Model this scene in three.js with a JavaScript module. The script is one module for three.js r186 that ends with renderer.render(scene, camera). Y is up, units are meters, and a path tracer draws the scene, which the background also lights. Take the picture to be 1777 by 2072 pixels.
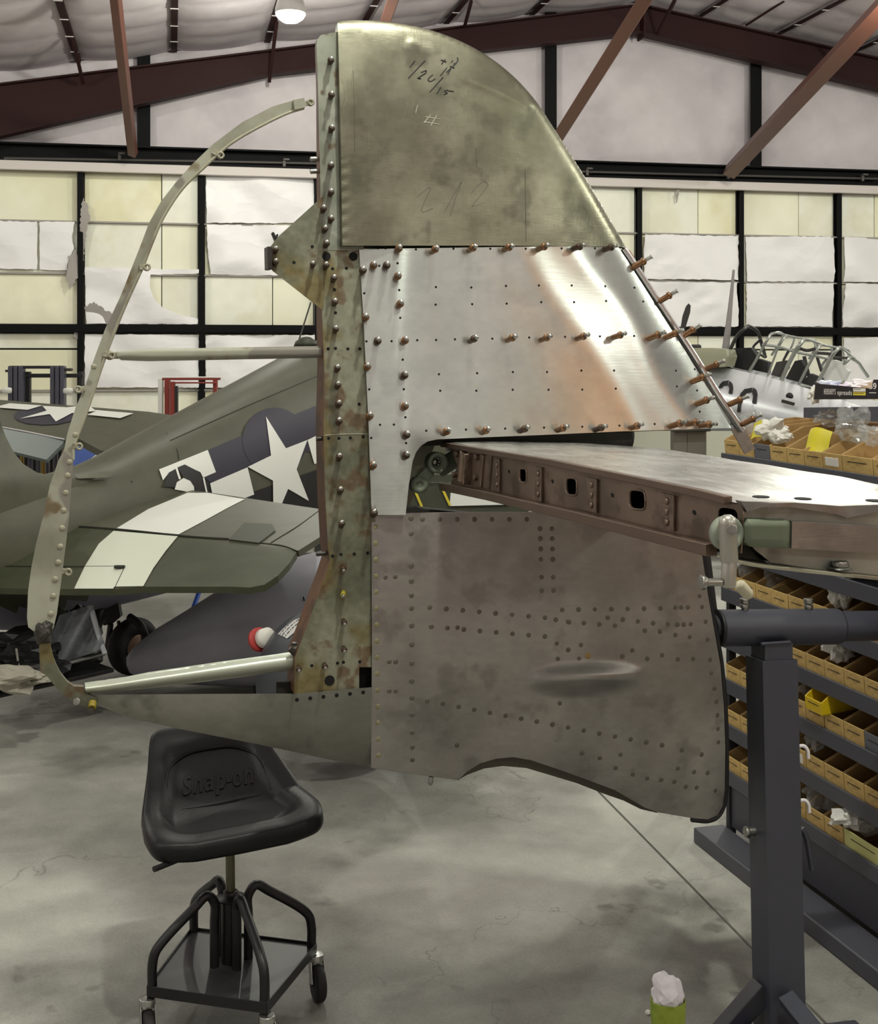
import * as THREE from 'three';
import { RoundedBoxGeometry } from 'three/addons/geometries/RoundedBoxGeometry.js';
import { TextGeometry } from 'three/addons/geometries/TextGeometry.js';
import { FontLoader } from 'three/addons/loaders/FontLoader.js';
import { mergeGeometries } from 'three/addons/utils/BufferGeometryUtils.js';

// ---------------------------------------------------------------- camera, exposure, lights
const F = 2600, CX = 888.5, HY = 720, H = 1.75;          // focal length, principal point (pixels), eye height (m)
const camera = new THREE.PerspectiveCamera(2 * Math.atan(1352 / F) * 180 / Math.PI, 1777 / 2704, 0.05, 120);
camera.position.set(0, H, 0);
camera.setViewOffset(1777, 2704, 0, 632, 1777, 2072);
camera.updateProjectionMatrix();
const scene = new THREE.Scene();
scene.background = new THREE.Color(0x000000);
const renderer = new THREE.WebGLRenderer({ antialias: true });
renderer.toneMapping = THREE.LinearToneMapping;
renderer.toneMappingExposure = 0.26;
renderer.shadowMap.enabled = true;
const YAW = Math.atan(0.2088);                            // the building is turned by this to the camera
const LAMP_H = 5.8;
// high-bay lamps: [w across the building, d along it, candela]
const LAMPS = [[1.43, 15.6, 78], [7.6, 12.4, 140], [13.4, 12.4, 110], [-3.8, 15.2, 45],
  [1.43, 8.6, 50], [7.6, 8.6, 60], [13.4, 8.6, 50], [-3.6, 8.4, 40],
  [1.0, 1.35, 150], [7.5, 1.35, 85], [13.4, 1.4, 40], [-3.8, 1.2, 70],
  [1.4, -4.8, 40], [7.5, -4.8, 72]];
const LAMP_COLOR = 0xfdfff0;

// ---------------------------------------------------------------- helpers
const V = (x, y, z) => new THREE.Vector3(x, y, z);
const clamp = (x, a = 0, b = 1) => Math.min(b, Math.max(a, x));
const lerp = (a, b, t) => a + (b - a) * t;
const smooth = (a, b, x) => { const t = clamp((x - a) / (b - a)); return t * t * (3 - 2 * t); };
let seed_ = 12345;
const rnd = (a = 0, b = 1) => { seed_ = (seed_ * 1664525 + 1013904223) >>> 0; return a + (b - a) * (seed_ / 4294967296); };
const CAM = V(0, H, 0);
const ray = (x, y) => V((x - CX) / F, -(y - HY) / F, -1);
const at = (x, y, D) => ray(x, y).multiplyScalar(D).add(CAM);
class Pl {                                                // a plane of the place, met by the sight line of a measured point
  constructor(p, n) { this.p = p.clone(); this.n = n.clone().normalize(); this.k = this.n.dot(p.clone().sub(CAM)); }
  hit(x, y, off = 0) { const r = ray(x, y); return r.multiplyScalar((this.k + off) / this.n.dot(r)).add(CAM); }
}
const used = {};
const numbered = (n) => { used[n] = (used[n] ?? -1) + 1; return used[n] ? n + '_' + String(used[n]).padStart(3, '0') : n; };
function mk(name, geo, mat, parent) {
  const m = new THREE.Mesh(geo, mat); m.name = name; m.castShadow = m.receiveShadow = true;
  if (parent) parent.add(m);
  return m;
}
function tag(o, label, category, group) { o.userData.label = label; if (category) o.userData.category = category; if (group) o.userData.group = group; return o; }
function thing(name, label, category, group) { const g = new THREE.Group(); g.name = numbered(name); tag(g, label, category, group); scene.add(g); return g; }
function struct(name, rot = true) { const g = new THREE.Group(); g.name = numbered(name); g.userData.kind = 'structure'; if (rot) g.rotation.y = YAW; scene.add(g); return g; }
function rebase(g) {                                      // moves the group's origin to the middle of its foot
  g.updateMatrixWorld(true);
  const b = new THREE.Box3().setFromObject(g); if (b.isEmpty()) return g;
  const o = V((b.min.x + b.max.x) / 2, b.min.y, (b.min.z + b.max.z) / 2);
  for (const c of g.children) c.position.sub(o);
  g.position.copy(o); return g;
}
function solo(name, geo, mat, label, category, group) {   // a thing of one mesh
  geo.computeBoundingBox(); const b = geo.boundingBox, o = V((b.min.x + b.max.x) / 2, b.min.y, (b.min.z + b.max.z) / 2);
  geo.translate(-o.x, -o.y, -o.z); const m = mk(numbered(name), geo, mat, scene); m.position.copy(o); return tag(m, label, category, group);
}
function segDist(px, py, pl) {
  let best = 1e9;
  for (let i = 0; i + 1 < pl.length; i++) {
    const [ax, ay] = pl[i], [bx, by] = pl[i + 1], dx = bx - ax, dy = by - ay, t = clamp(((px - ax) * dx + (py - ay) * dy) / (dx * dx + dy * dy));
    best = Math.min(best, Math.hypot(px - ax - t * dx, py - ay - t * dy));
  }
  return best;
}
const dense = (o, step, close = true) => { const r = []; for (let i = 0; i < o.length - (close ? 0 : 1); i++) { const a = o[i], b = o[(i + 1) % o.length], n = Math.max(1, Math.ceil(Math.hypot(b[0] - a[0], b[1] - a[1]) / step)); for (let k = 0; k < n; k++) r.push([lerp(a[0], b[0], k / n), lerp(a[1], b[1], k / n)]); } if (!close) r.push(o[o.length - 1]); return r; };
function clipHalf(poly, axis, val, keepLess) {
  const out = [], n = poly.length, ins = (p) => keepLess ? p[axis] <= val : p[axis] >= val;
  for (let i = 0; i < n; i++) {
    const a = poly[i], b = poly[(i + 1) % n], ia = ins(a), ib = ins(b);
    if (ia) out.push(a);
    if (ia !== ib) { const t = (val - a[axis]) / (b[axis] - a[axis]); const p = [lerp(a[0], b[0], t), lerp(a[1], b[1], t)]; p[axis] = val; out.push(p); }
  }
  return out;
}
function gridPoly(o, cell) {                              // triangles of a traced outline, cut into cells so that the sheet can bend
  let x0 = 1e9, x1 = -1e9, y0 = 1e9, y1 = -1e9;
  for (const [x, y] of o) { x0 = Math.min(x0, x); x1 = Math.max(x1, x); y0 = Math.min(y0, y); y1 = Math.max(y1, y); }
  const pts = [], ids = new Map(), tris = [];
  const id = (p) => { const k = Math.round(p[0] * 200) + '_' + Math.round(p[1] * 200); if (!ids.has(k)) { ids.set(k, pts.length); pts.push(p); } return ids.get(k); };
  const cx = typeof cell === 'number' ? cell : cell[0], cy = typeof cell === 'number' ? cell : cell[1];
  for (let x = x0; x < x1; x += cx) {
    let col = clipHalf(clipHalf(o, 0, x, false), 0, x + cx, true); if (col.length < 3) continue;
    for (let y = y0; y < y1; y += cy) {
      const c = clipHalf(clipHalf(col, 1, y, false), 1, y + cy, true); if (c.length < 3) continue;
      const d = c.filter((p, i) => { const q = c[(i + 1) % c.length]; return Math.hypot(p[0] - q[0], p[1] - q[1]) > 1e-3; }); if (d.length < 3) continue;
      for (const t of THREE.ShapeUtils.triangulateShape(d.map((p) => new THREE.Vector2(p[0], p[1])), [])) {
        const [a, b, e] = t.map((i) => d[i]), ar = (b[0] - a[0]) * (e[1] - a[1]) - (e[0] - a[0]) * (b[1] - a[1]);
        if (Math.abs(ar) < 1e-4) continue;
        const v = ar > 0 ? [a, e, b] : [a, b, e];
        tris.push(v.map(id));
      }
    }
  }
  return { pts, tris };
}
const curve = (pts, n = 6) => new THREE.CatmullRomCurve3(pts.map(([x, y]) => V(x, y, 0)), false, 'centripetal').getPoints((pts.length - 1) * n).map((p) => [p.x, p.y]);
const jag = (o, amp, step = 4) => dense(o, step).map(([x, y]) => [x + rnd(-amp, amp), y + rnd(-amp, amp)]);
const area = (o) => { let s = 0; for (let i = 0; i < o.length; i++) { const a = o[i], b = o[(i + 1) % o.length]; s += a[0] * b[1] - b[0] * a[1]; } return s / 2; };
// a sheet or shell: outline, front surface fn(x, y), back surface bk(P, x, y); uv in metres
function sheetGeo(outline, fn, bk, { cell = 14, rim = true, front = true, mpp = 1 / 840, step } = {}) {
  const o = dense(outline, step ?? (typeof cell === 'number' ? cell : Math.min(...cell)) * 0.8), { pts, tris } = gridPoly(o, cell);
  const pos = [], uv = [], idx = [];
  const put = (P, x, y) => { pos.push(P.x, P.y, P.z); uv.push(x * mpp, -y * mpp); };
  if (front) { const ok = pts.map(([x, y]) => { const P = fn(x, y); put(P ?? CAM, x, y); return !!P; }); for (const t of tris) if (t.every((i) => ok[i])) idx.push(...t); }
  if (bk) {
    const n = pos.length / 3; for (const [x, y] of pts) put(bk(fn(x, y), x, y), x, y);
    if (front) for (const [a, b, c] of tris) idx.push(n + a, n + c, n + b);
    else pos.length = uv.length = 0;
    if (rim) {
      const s = area(o) > 0 ? 1 : -1;
      for (let i = 0; i < o.length; i++) {
        const p = o[i], q = o[(i + 1) % o.length], k = pos.length / 3, P = fn(...p), Q = fn(...q);
        put(P, ...p); put(Q, ...q); put(bk(Q, ...q), q[0], q[1] + 8); put(bk(P, ...p), p[0], p[1] + 8);
        if (s > 0) idx.push(k, k + 1, k + 2, k, k + 2, k + 3); else idx.push(k, k + 2, k + 1, k, k + 3, k + 2);
      }
    }
  }
  const g = new THREE.BufferGeometry(); g.setAttribute('position', new THREE.Float32BufferAttribute(pos, 3)); g.setAttribute('uv', new THREE.Float32BufferAttribute(uv, 2)); g.setIndex(idx); g.computeVertexNormals();
  // uv in metres on the sheet's own mean plane
  const nm = g.attributes.normal, mean = V(0, 0, 0); for (let i = 0; i < Math.min(nm.count, pts.length); i++) mean.add(V(nm.getX(i), nm.getY(i), nm.getZ(i))); mean.normalize();
  const ux = Math.abs(mean.y) < 0.85 ? V(mean.z, 0, -mean.x).normalize() : V(1, 0, 0), vx = mean.clone().cross(ux).normalize(), p = g.attributes.position, t = g.attributes.uv, P = V(0, 0, 0);
  for (let i = 0; i < p.count; i++) { P.fromBufferAttribute(p, i); t.setXY(i, P.dot(ux), P.dot(vx)); }
  return g;
}
const push = (n, d) => (P) => P.clone().addScaledVector(n, -d);
// a tube through points, radius number or fn(t), capped
function tubeGeo(pts, r, { rad = 10, seg, smoothPath = true, flat = 1 } = {}) {
  const c = smoothPath && pts.length > 2 ? new THREE.CatmullRomCurve3(pts, false, 'centripetal') : null;
  let P = pts; if (c) P = c.getPoints(seg ?? pts.length * 6);
  const pos = [], idx = [], uv = []; let n0 = null, len = 0;
  for (let i = 0; i < P.length; i++) {
    const t = P[Math.min(i + 1, P.length - 1)].clone().sub(P[Math.max(0, i - 1)]).normalize();
    if (!n0) { n0 = Math.abs(t.y) < 0.9 ? V(0, 1, 0) : V(1, 0, 0); }
    n0 = n0.clone().addScaledVector(t, -n0.dot(t)).normalize(); const b = t.clone().cross(n0), R = typeof r === 'function' ? r(i / (P.length - 1)) : r;
    if (i) len += P[i].distanceTo(P[i - 1]);
    for (let k = 0; k <= rad; k++) { const a = k / rad * Math.PI * 2, q = P[i].clone().addScaledVector(n0, Math.cos(a) * R).addScaledVector(b, Math.sin(a) * R * flat); pos.push(q.x, q.y, q.z); uv.push(k / rad * R * 6.28, len); }
  }
  for (let i = 0; i + 1 < P.length; i++) for (let k = 0; k < rad; k++) { const a = i * (rad + 1) + k, b = a + rad + 1; idx.push(a, a + 1, b, b, a + 1, b + 1); }
  for (const [i, s] of [[0, 1], [P.length - 1, 0]]) { const b0 = pos.length / 3; for (let k = 0; k < rad; k++) { const j = (i * (rad + 1) + k) * 3; pos.push(pos[j], pos[j + 1], pos[j + 2]); uv.push(0, 0); } for (let k = 1; k + 1 < rad; k++) s ? idx.push(b0, b0 + k + 1, b0 + k) : idx.push(b0, b0 + k, b0 + k + 1); }
  const g = new THREE.BufferGeometry(); g.setAttribute('position', new THREE.Float32BufferAttribute(pos, 3)); g.setAttribute('uv', new THREE.Float32BufferAttribute(uv, 2)); g.setIndex(idx); g.computeVertexNormals(); return g;
}
const UP = V(0, 1, 0);
const alongY = (p, q) => new THREE.Matrix4().compose(p, new THREE.Quaternion().setFromUnitVectors(UP, q.clone().sub(p).normalize()), V(1, 1, 1));
// turned body from p towards q; profile [[radius, distance along], ...]
const turned = (p, q, prof, seg = 20) => new THREE.LatheGeometry(prof.map(([r, t]) => new THREE.Vector2(Math.max(r, 1e-5), t)), seg).applyMatrix4(alongY(p, q));
const cyl = (p, q, r, seg = 14, r2 = r, ch = 0.12) => { const L = p.distanceTo(q), c = Math.min(r, r2) * ch; return turned(p, q, [[0, 0], [r - c, 0], [r, c], [r2, L - c], [r2 - c, L], [0, L]], seg); };
const rbox = (w, h, d, r = 0.004) => new RoundedBoxGeometry(w, h, d, 1, Math.min(r, w / 2.1, h / 2.1, d / 2.1));
// a bar of section a x b from p to q, `side` fixing its turn
function bar(p, q, a, b, side = V(0, 0, 1), r = 0.003) {
  const t = q.clone().sub(p), L = t.length(); t.normalize(); const s = side.clone().addScaledVector(t, -side.dot(t)).normalize(), u = t.clone().cross(s);
  const g = r ? rbox(a, L, b, r) : new THREE.BoxGeometry(a, L, b);
  return g.applyMatrix4(new THREE.Matrix4().makeBasis(u, t, s).setPosition(p.clone().add(q).multiplyScalar(0.5)));
}
const basis = (x, y, z, o) => new THREE.Matrix4().makeBasis(x, y, z).setPosition(o);
const join = (gs) => mergeGeometries(gs.map((g) => { const n = g.index ? g.toNonIndexed() : g; for (const k of Object.keys(n.attributes)) if (!['position', 'normal', 'uv'].includes(k)) n.deleteAttribute(k); return n; }));
const uvXZ = (g, k = 1) => { const p = g.attributes.position, u = g.attributes.uv, n = g.attributes.normal; for (let i = 0; i < p.count; i++) { const ax = Math.abs(n.getX(i)), ay = Math.abs(n.getY(i)), az = Math.abs(n.getZ(i)); if (ay >= ax && ay >= az) u.setXY(i, p.getX(i) * k, p.getZ(i) * k); else if (ax > az) u.setXY(i, p.getZ(i) * k, p.getY(i) * k); else u.setXY(i, p.getX(i) * k, p.getY(i) * k); } return g; };
// plain extruded polygon in a plane frame (x axis, y axis, thickness direction)
function plate(poly, X, Y, N, O, th, holes = [], bevel = 0) {
  const s = new THREE.Shape(poly.map(([x, y]) => new THREE.Vector2(x, y)));
  for (const h of holes) s.holes.push(new THREE.Path(h.map(([x, y]) => new THREE.Vector2(x, y))));
  const g = new THREE.ExtrudeGeometry(s, { depth: th, bevelEnabled: bevel > 0, bevelSize: bevel, bevelThickness: bevel, bevelSegments: 1, curveSegments: 8 });
  return g.applyMatrix4(basis(X, Y, N, O));
}
// crumpled body: noise-creased ellipsoid
function crumple(rx, ry, rz, sd, amp = 0.35, det = 3) {
  const g = new THREE.IcosahedronGeometry(1, det), p = g.attributes.position;
  for (let i = 0; i < p.count; i++) {
    const x = p.getX(i), y = p.getY(i), z = p.getZ(i);
    let n = 0; for (let k = 1; k <= 3; k++) { const f = k * 2.3; n += Math.abs(Math.sin(x * f * 1.7 + sd * 3.1 + k) + Math.sin(y * f * 2.1 + sd * 1.7) + Math.sin(z * f * 1.3 + sd * 2.3 + x * f)) / (k * 2.2); }
    const s = 1 - amp + amp * n; p.setXYZ(i, x * rx * s, y * ry * s, z * rz * s);
  }
  g.computeVertexNormals(); return g;
}

// ---------------------------------------------------------------- textures and materials
const hash = (x, y, s) => { let h = Math.imul(x, 374761393) + Math.imul(y, 668265263) + Math.imul(s, 2147483647 ^ 974711); h = Math.imul(h ^ (h >>> 13), 1274126177); return ((h ^ (h >>> 16)) >>> 0) / 4294967296; };
function vn(x, y, per, s) {
  const xi = Math.floor(x), yi = Math.floor(y), fx = x - xi, fy = y - yi, u = fx * fx * (3 - 2 * fx), v = fy * fy * (3 - 2 * fy), m = (a) => ((a % per) + per) % per;
  const a = hash(m(xi), m(yi), s), b = hash(m(xi + 1), m(yi), s), c = hash(m(xi), m(yi + 1), s), d = hash(m(xi + 1), m(yi + 1), s);
  return a + (b - a) * u + (c - a) * v + (a - b - c + d) * u * v;
}
const fbm = (u, v, per, oct, s) => { let t = 0, a = 0.5, n = 0; for (let k = 0; k < oct; k++) { t += a * vn(u * per, v * per, per, s + k * 17); n += a; a *= 0.55; per *= 2; } return t / n; };
function tex(size, fn, rep = 1, srgb = true) {
  const [w, h] = Array.isArray(size) ? size : [size, size], d = new Uint8Array(w * h * 4);
  for (let y = 0; y < h; y++) for (let x = 0; x < w; x++) { const c = fn((x + 0.5) / w, (y + 0.5) / h), i = (y * w + x) * 4; if (typeof c === 'number') d[i] = d[i + 1] = d[i + 2] = clamp(c, 0, 255); else { d[i] = clamp(c[0], 0, 255); d[i + 1] = clamp(c[1], 0, 255); d[i + 2] = clamp(c[2], 0, 255); } d[i + 3] = 255; }
  const t = new THREE.DataTexture(d, w, h); t.wrapS = t.wrapT = THREE.RepeatWrapping; t.magFilter = THREE.LinearFilter; t.minFilter = THREE.LinearMipmapLinearFilter; t.generateMipmaps = true;
  if (srgb) t.colorSpace = THREE.SRGBColorSpace; t.repeat.set(rep, rep); t.needsUpdate = true; return t;
}
const mix3 = (a, b, t) => [lerp(a[0], b[0], t), lerp(a[1], b[1], t), lerp(a[2], b[2], t)];
const std = (color, rough = 0.6, metal = 0, more = {}) => new THREE.MeshStandardMaterial({ color, roughness: rough, metalness: metal, ...more });
const phy = (color, rough, metal, more = {}) => new THREE.MeshPhysicalMaterial({ color, roughness: rough, metalness: metal, ...more });

// ---------------------------------------------------------------- the hangar, in its own frame: w across, y up, -z along (d)
const cB = Math.cos(YAW), sB = Math.sin(YAW);
const inB = (x, y, d) => { const r = ray(x, y), t = d / (-r.x * sB - r.z * cB); return [(r.x * cB - r.z * sB) * t, H + r.y * t]; };   // (w, y) where a sight line meets depth d
const BP = (w, y, d) => V(w * cB - d * sB, y, -(w * sB + d * cB));
const B = (w, y, d) => V(w, y, -d);
const DW = 19.6, RIDGE = inB(1290, 12, DW)[0], RH = inB(1290, 12, DW)[1] + 0.12, SL = 0.155, WL = RIDGE - 13, WR = RIDGE + 13, DB = -8.5;
const roofY = (w) => RH - SL * Math.abs(w - RIDGE);

const stain = (base, dark, light, per, s) => tex(512, (u, v) => { const n = fbm(u, v, per, 5, s), m = fbm(u, v, per * 4, 3, s + 9); return mix3(mix3(dark, base, smooth(0.25, 0.5, n)), light, smooth(0.55, 0.8, n) * 0.8).map((c) => c + (m - 0.5) * 12); });
const wrinkle = (s, per = 3) => tex(512, (u, v) => { let h = 0; for (let k = 0; k < 4; k++) { const q = fbm(u, v, per * (k + 1), 2, s + k * 7); h += (1 - Math.abs(2 * q - 1)) ** 3 / (k + 1); } return 110 * h; }, 1, false);
const wrinkleMap = wrinkle(3);
const MAT = {};
MAT.insulation = std(0xd9cfd2, 0.62, 0, { map: stain([198, 189, 193], [182, 173, 178], [206, 198, 201], 3, 5), bumpMap: wrinkleMap, bumpScale: 0.008, color: 0xffffff });
MAT.ceil = std(0xffffff, 0.7, 0, { map: stain([196, 186, 191], [180, 170, 176], [204, 195, 199], 4, 15) });
MAT.redSteel = phy(0x2c1616, 0.65, 0, { specularIntensity: 0.35 });
MAT.braceSteel = std(0x5a362b, 0.45);
MAT.blackSteel = phy(0x08080a, 0.65, 0, { specularIntensity: 0.3 });
MAT.strap = std(0xe6e0e0, 0.6);
MAT.trackWhite = std(0xcfc6c2, 0.5);
MAT.pipe = std(0x4a4644, 0.5, 0.3);
MAT.wallBack = std(0x8f8c86, 0.8);
MAT.foam = [[246, 244, 222], [245, 244, 230], [246, 242, 216], [243, 242, 228]].map((c, i) => std(0xffffff, 0.85, 0, { map: stain(c, c.map((q, j) => q - [10, 12, 20][j]), c.map((q) => q + 8), 2 + i, 30 + i) }));
const filmMap = wrinkleMap.clone(); filmMap.repeat.set(0.3, 0.45); filmMap.needsUpdate = true;
MAT.film = phy(0xf4f1f2, 0.42, 0, { bumpMap: filmMap, bumpScale: 0.02 });
MAT.greyFelt = std(0xa39d98, 0.9);

// floor: concrete slabs with sawn joints between them
const slabTex = tex(1024, (u, v) => {
  const n = fbm(u, v, 5, 6, 50), m = fbm(u, v, 40, 3, 71), b = fbm(u, v, 11, 5, 93), k = fbm(u + 0.1 * n, v + 0.08 * m, 3, 5, 99);
  let c = mix3([128, 127, 121], [172, 171, 163], smooth(0.3, 0.7, n)); c = mix3(c, [104, 103, 98], smooth(0.5, 0.75, b) * 0.6);
  const cr = Math.abs(k - 0.5); if (cr < 0.002) c = mix3(c, [104, 100, 94], 0.4);
  c = mix3(c, [98, 95, 90], smooth(0.68, 0.8, m) * smooth(0.5, 0.66, b) * 0.8);
  return c.map((q) => q + (m - 0.5) * 22 + (hash(Math.floor(u * 1024), Math.floor(v * 1024), 3) - 0.5) * 13);
});
slabTex.repeat.set(1 / 4.2, 1 / 4.2);
const slabRough = tex(512, (u, v) => 110 + 90 * fbm(u, v, 6, 5, 12), 1, false); slabRough.repeat.set(1 / 3, 1 / 3);
MAT.slab = std(0xffffff, 1, 0, { map: slabTex, roughnessMap: slabRough, bumpMap: slabRough, bumpScale: 0.002 });
MAT.joint = std(0x55524c, 0.9);
const floor = struct('floor');
mk('subfloor', uvXZ(new THREE.BoxGeometry(WR - WL + 0.6, 0.2, DW - DB + 0.6).translate((WL + WR) / 2, -0.108, -(DW + DB) / 2)), MAT.joint, floor);
{
  const J1 = (() => { const r = ray(1215, 1605), t = H / -r.y; return r.x * t * cB - r.z * t * sB; })();       // the two joints in view fix the grid
  const J2 = (() => { const r = ray(150, 1440), t = H / -r.y; return -r.x * t * sB - r.z * t * cB; })();
  const S = 4.6, gap = 0.008;
  const ws = [], ds = []; for (let w = J1 - 5 * S; w < WR + S; w += S) ws.push(clamp(w, WL - 0.25, WR + 0.25)); for (let d = J2 - 4 * S; d < DW + S; d += S) ds.push(clamp(d, DB - 0.25, DW + 0.25));
  for (let i = 0; i + 1 < ws.length; i++) for (let j = 0; j + 1 < ds.length; j++) {
    const a = ws[i + 1] - ws[i] - gap, b = ds[j + 1] - ds[j] - gap; if (a < 0.1 || b < 0.1) continue;
    mk('concrete_slab', uvXZ(rbox(a, 0.03, b, 0.003).translate((ws[i] + ws[i + 1]) / 2, -0.015, -(ds[j] + ds[j + 1]) / 2)), MAT.slab, floor);
  }
}
// side and rear walls
const wallMesh = (name, w0, w1, d0, d1, h) => { const g = struct(name); mk('wall_sheet', uvXZ(new THREE.BoxGeometry(Math.abs(w1 - w0), h, Math.abs(d1 - d0)).translate((w0 + w1) / 2, h / 2 - 0.05, -(d0 + d1) / 2)), MAT.insulation, g); };
wallMesh('wall_left', WL - 0.3, WL, DB, DW, 6.2); wallMesh('wall_right', WR, WR + 0.3, DB, DW, 6.2); wallMesh('wall_rear', WL - 0.3, WR + 0.3, DB - 0.3, DB, 7.8);

// ceiling: white insulation blankets sagging between dark red purlins, held by white straps
const ceiling = struct('ceiling');
{
  const pw = [-1.285, 0.047, 1.486]; const sp = 1.386;
  for (const side of [-1, 1]) {
    const edge = side < 0 ? WL - 0.3 : WR + 0.3, list = [];
    if (side < 0) { for (let w = 0.047 - 5 * sp; w < RIDGE - 0.5; w += sp) if (w > edge) list.push(w); } else for (let w = RIDGE + 1.05; w < edge; w += sp) list.push(w);
    const cuts = side < 0 ? [edge, ...list, RIDGE] : [RIDGE, ...list, edge];
    for (let i = 0; i + 1 < cuts.length; i++) {
      const a = cuts[i], b = cuts[i + 1], n = 8, SEG = 0.9, D0 = DB - 0.3, D1 = DW + 0.3, m = Math.round((D1 - D0) / SEG) * 8, pos = [], uv = [], idx = [];
      for (let q = 0; q <= m; q++) for (let p = 0; p <= n; p++) {
        const u = p / n, d = lerp(D0, D1, q / m), w = lerp(a, b, u), s = (d / SEG) % 1, k = Math.abs(s), bag = 0.10 * Math.pow(Math.sin(Math.PI * u), 0.6) * (0.55 + 0.45 * Math.pow(Math.abs(Math.sin(Math.PI * k)), 0.7));
        pos.push(w, roofY(w) - 0.02 - bag, -d); uv.push(w * 0.4, d * 0.4);
      }
      for (let q = 0; q < m; q++) for (let p = 0; p < n; p++) { const k = q * (n + 1) + p; idx.push(k, k + n + 1, k + 1, k + 1, k + n + 1, k + n + 2); }
      const g = new THREE.BufferGeometry(); g.setAttribute('position', new THREE.Float32BufferAttribute(pos, 3)); g.setAttribute('uv', new THREE.Float32BufferAttribute(uv, 2)); g.setIndex(idx); g.computeVertexNormals();
      mk('insulation_blanket', g, MAT.ceil, ceiling);
    }
    for (const w of list) {
      mk('purlin', join([new THREE.BoxGeometry(0.085, 0.012, DW - DB).translate(w, roofY(w) - 0.085, -(DW + DB) / 2), new THREE.BoxGeometry(0.012, 0.16, DW - DB).translate(w + 0.04, roofY(w), -(DW + DB) / 2)]), MAT.redSteel, ceiling);
    }
    for (let d = 12.6; d < DW - 0.3; d += 0.9) for (const w of list) if (w > WL + 1.5 && w < RIDGE + 6) mk('strap', new THREE.BoxGeometry(0.11, 0.006, 0.035).translate(w, roofY(w) - 0.098, -d), MAT.strap, ceiling);
    const L = Math.abs(edge - RIDGE), roof = new THREE.BoxGeometry(L * 1.03, 0.1, DW - DB + 0.6); roof.rotateZ(side < 0 ? Math.atan(SL) : -Math.atan(SL)); roof.translate((edge + RIDGE) / 2, roofY((edge + RIDGE) / 2) + 0.22, -(DW + DB) / 2);
    mk('roof_sheet', roof, MAT.wallBack, ceiling);
  }
}

// end wall: gable insulation between black columns, header beam with track and pipe, rolling door of framed foam panels
const gable = struct('wall_back');
const yw = (y, x = 888) => inB(x, y, DW)[1], ww = (x, y = 600) => inB(x, y, DW)[0];
const Y_HEAD0 = yw(319), Y_HEAD1 = yw(352), Y_TRACK = yw(368), Y_L1 = yw(463), Y_L2 = yw(563), Y_RAIL0 = yw(661), Y_RAIL1 = yw(673.5), Y_L3 = yw(707), Y_L4 = yw(787);
mk('wall_core', new THREE.BoxGeometry(WR - WL + 0.6, 8.2, 0.12).translate((WL + WR) / 2, 4.05, -DW - 0.46), MAT.wallBack, gable);
const COLS = [291, 1114, 1529].map((x) => ww(x, 250)), colStep = (COLS[2] - COLS[1]);
{
  const all = [WL, COLS[0] - 3.1, COLS[0], (COLS[0] + COLS[1]) / 2, COLS[1], COLS[2], COLS[2] + 3.1, WR];
  for (let i = 0; i + 1 < all.length; i++) {               // one blanket per bay, with soft folds
    const a = all[i], b = all[i + 1], n = 26, m = 16, pos = [], uv = [], idx = [];
    for (let q = 0; q <= m; q++) for (let p = 0; p <= n; p++) {
      const u = p / n, v = q / m, w = lerp(a, b, u), y = lerp(Y_HEAD0 - 0.1, roofY(w) - 0.05, v);
      const f = fbm(u * 0.7 + v * 0.25 + i * 0.31, v * 0.3 + u * 0.1, 9, 3, 40 + i), z = -DW - 0.12 + 0.1 * Math.pow(Math.sin(Math.PI * u) * Math.sin(Math.PI * clamp(v * 0.9 + 0.05)), 0.5) + 0.05 * (f - 0.5) * Math.sin(Math.PI * u);
      pos.push(w, y, z); uv.push(w * 0.35, y * 0.35);
    }
    for (let q = 0; q < m; q++) for (let p = 0; p < n; p++) { const k = q * (n + 1) + p; idx.push(k, k + 1, k + n + 1, k + 1, k + n + 2, k + n + 1); }
    const g = new THREE.BufferGeometry(); g.setAttribute('position', new THREE.Float32BufferAttribute(pos, 3)); g.setAttribute('uv', new THREE.Float32BufferAttribute(uv, 2)); g.setIndex(idx); g.computeVertexNormals();
    mk('insulation_blanket', g, MAT.insulation, gable);
    if (i && i < all.length - 1 && i !== 3) { const w = all[i]; mk('column', join([new THREE.BoxGeometry(0.19, roofY(w) - Y_HEAD0 + 0.2, 0.02).translate(w, (roofY(w) + Y_HEAD0) / 2 - 0.1, -DW + 0.02), new THREE.BoxGeometry(0.02, roofY(w) - Y_HEAD0 + 0.2, 0.2).translate(w, (roofY(w) + Y_HEAD0) / 2 - 0.1, -DW - 0.08)]), MAT.blackSteel, gable); }
  }
}
const WID = WR - WL, WM = (WL + WR) / 2;
mk('header_beam', join([new THREE.BoxGeometry(WID, Y_HEAD0 - Y_HEAD1 - 0.02, 0.03).translate(WM, (Y_HEAD0 + Y_HEAD1) / 2, -DW + 0.02), new THREE.BoxGeometry(WID, 0.025, 0.2).translate(WM, Y_HEAD0 - 0.01, -DW + 0.09), new THREE.BoxGeometry(WID, 0.03, 0.16).translate(WM, Y_HEAD1 + 0.02, -DW + 0.07)]), MAT.blackSteel, gable);
mk('door_track', join([new THREE.BoxGeometry(WID, Y_HEAD1 - Y_TRACK, 0.05).translate(WM, (Y_HEAD1 + Y_TRACK) / 2, -DW + 0.1), new THREE.BoxGeometry(WID, 0.02, 0.12).translate(WM, Y_TRACK, -DW + 0.1)]), MAT.trackWhite, gable);
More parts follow.
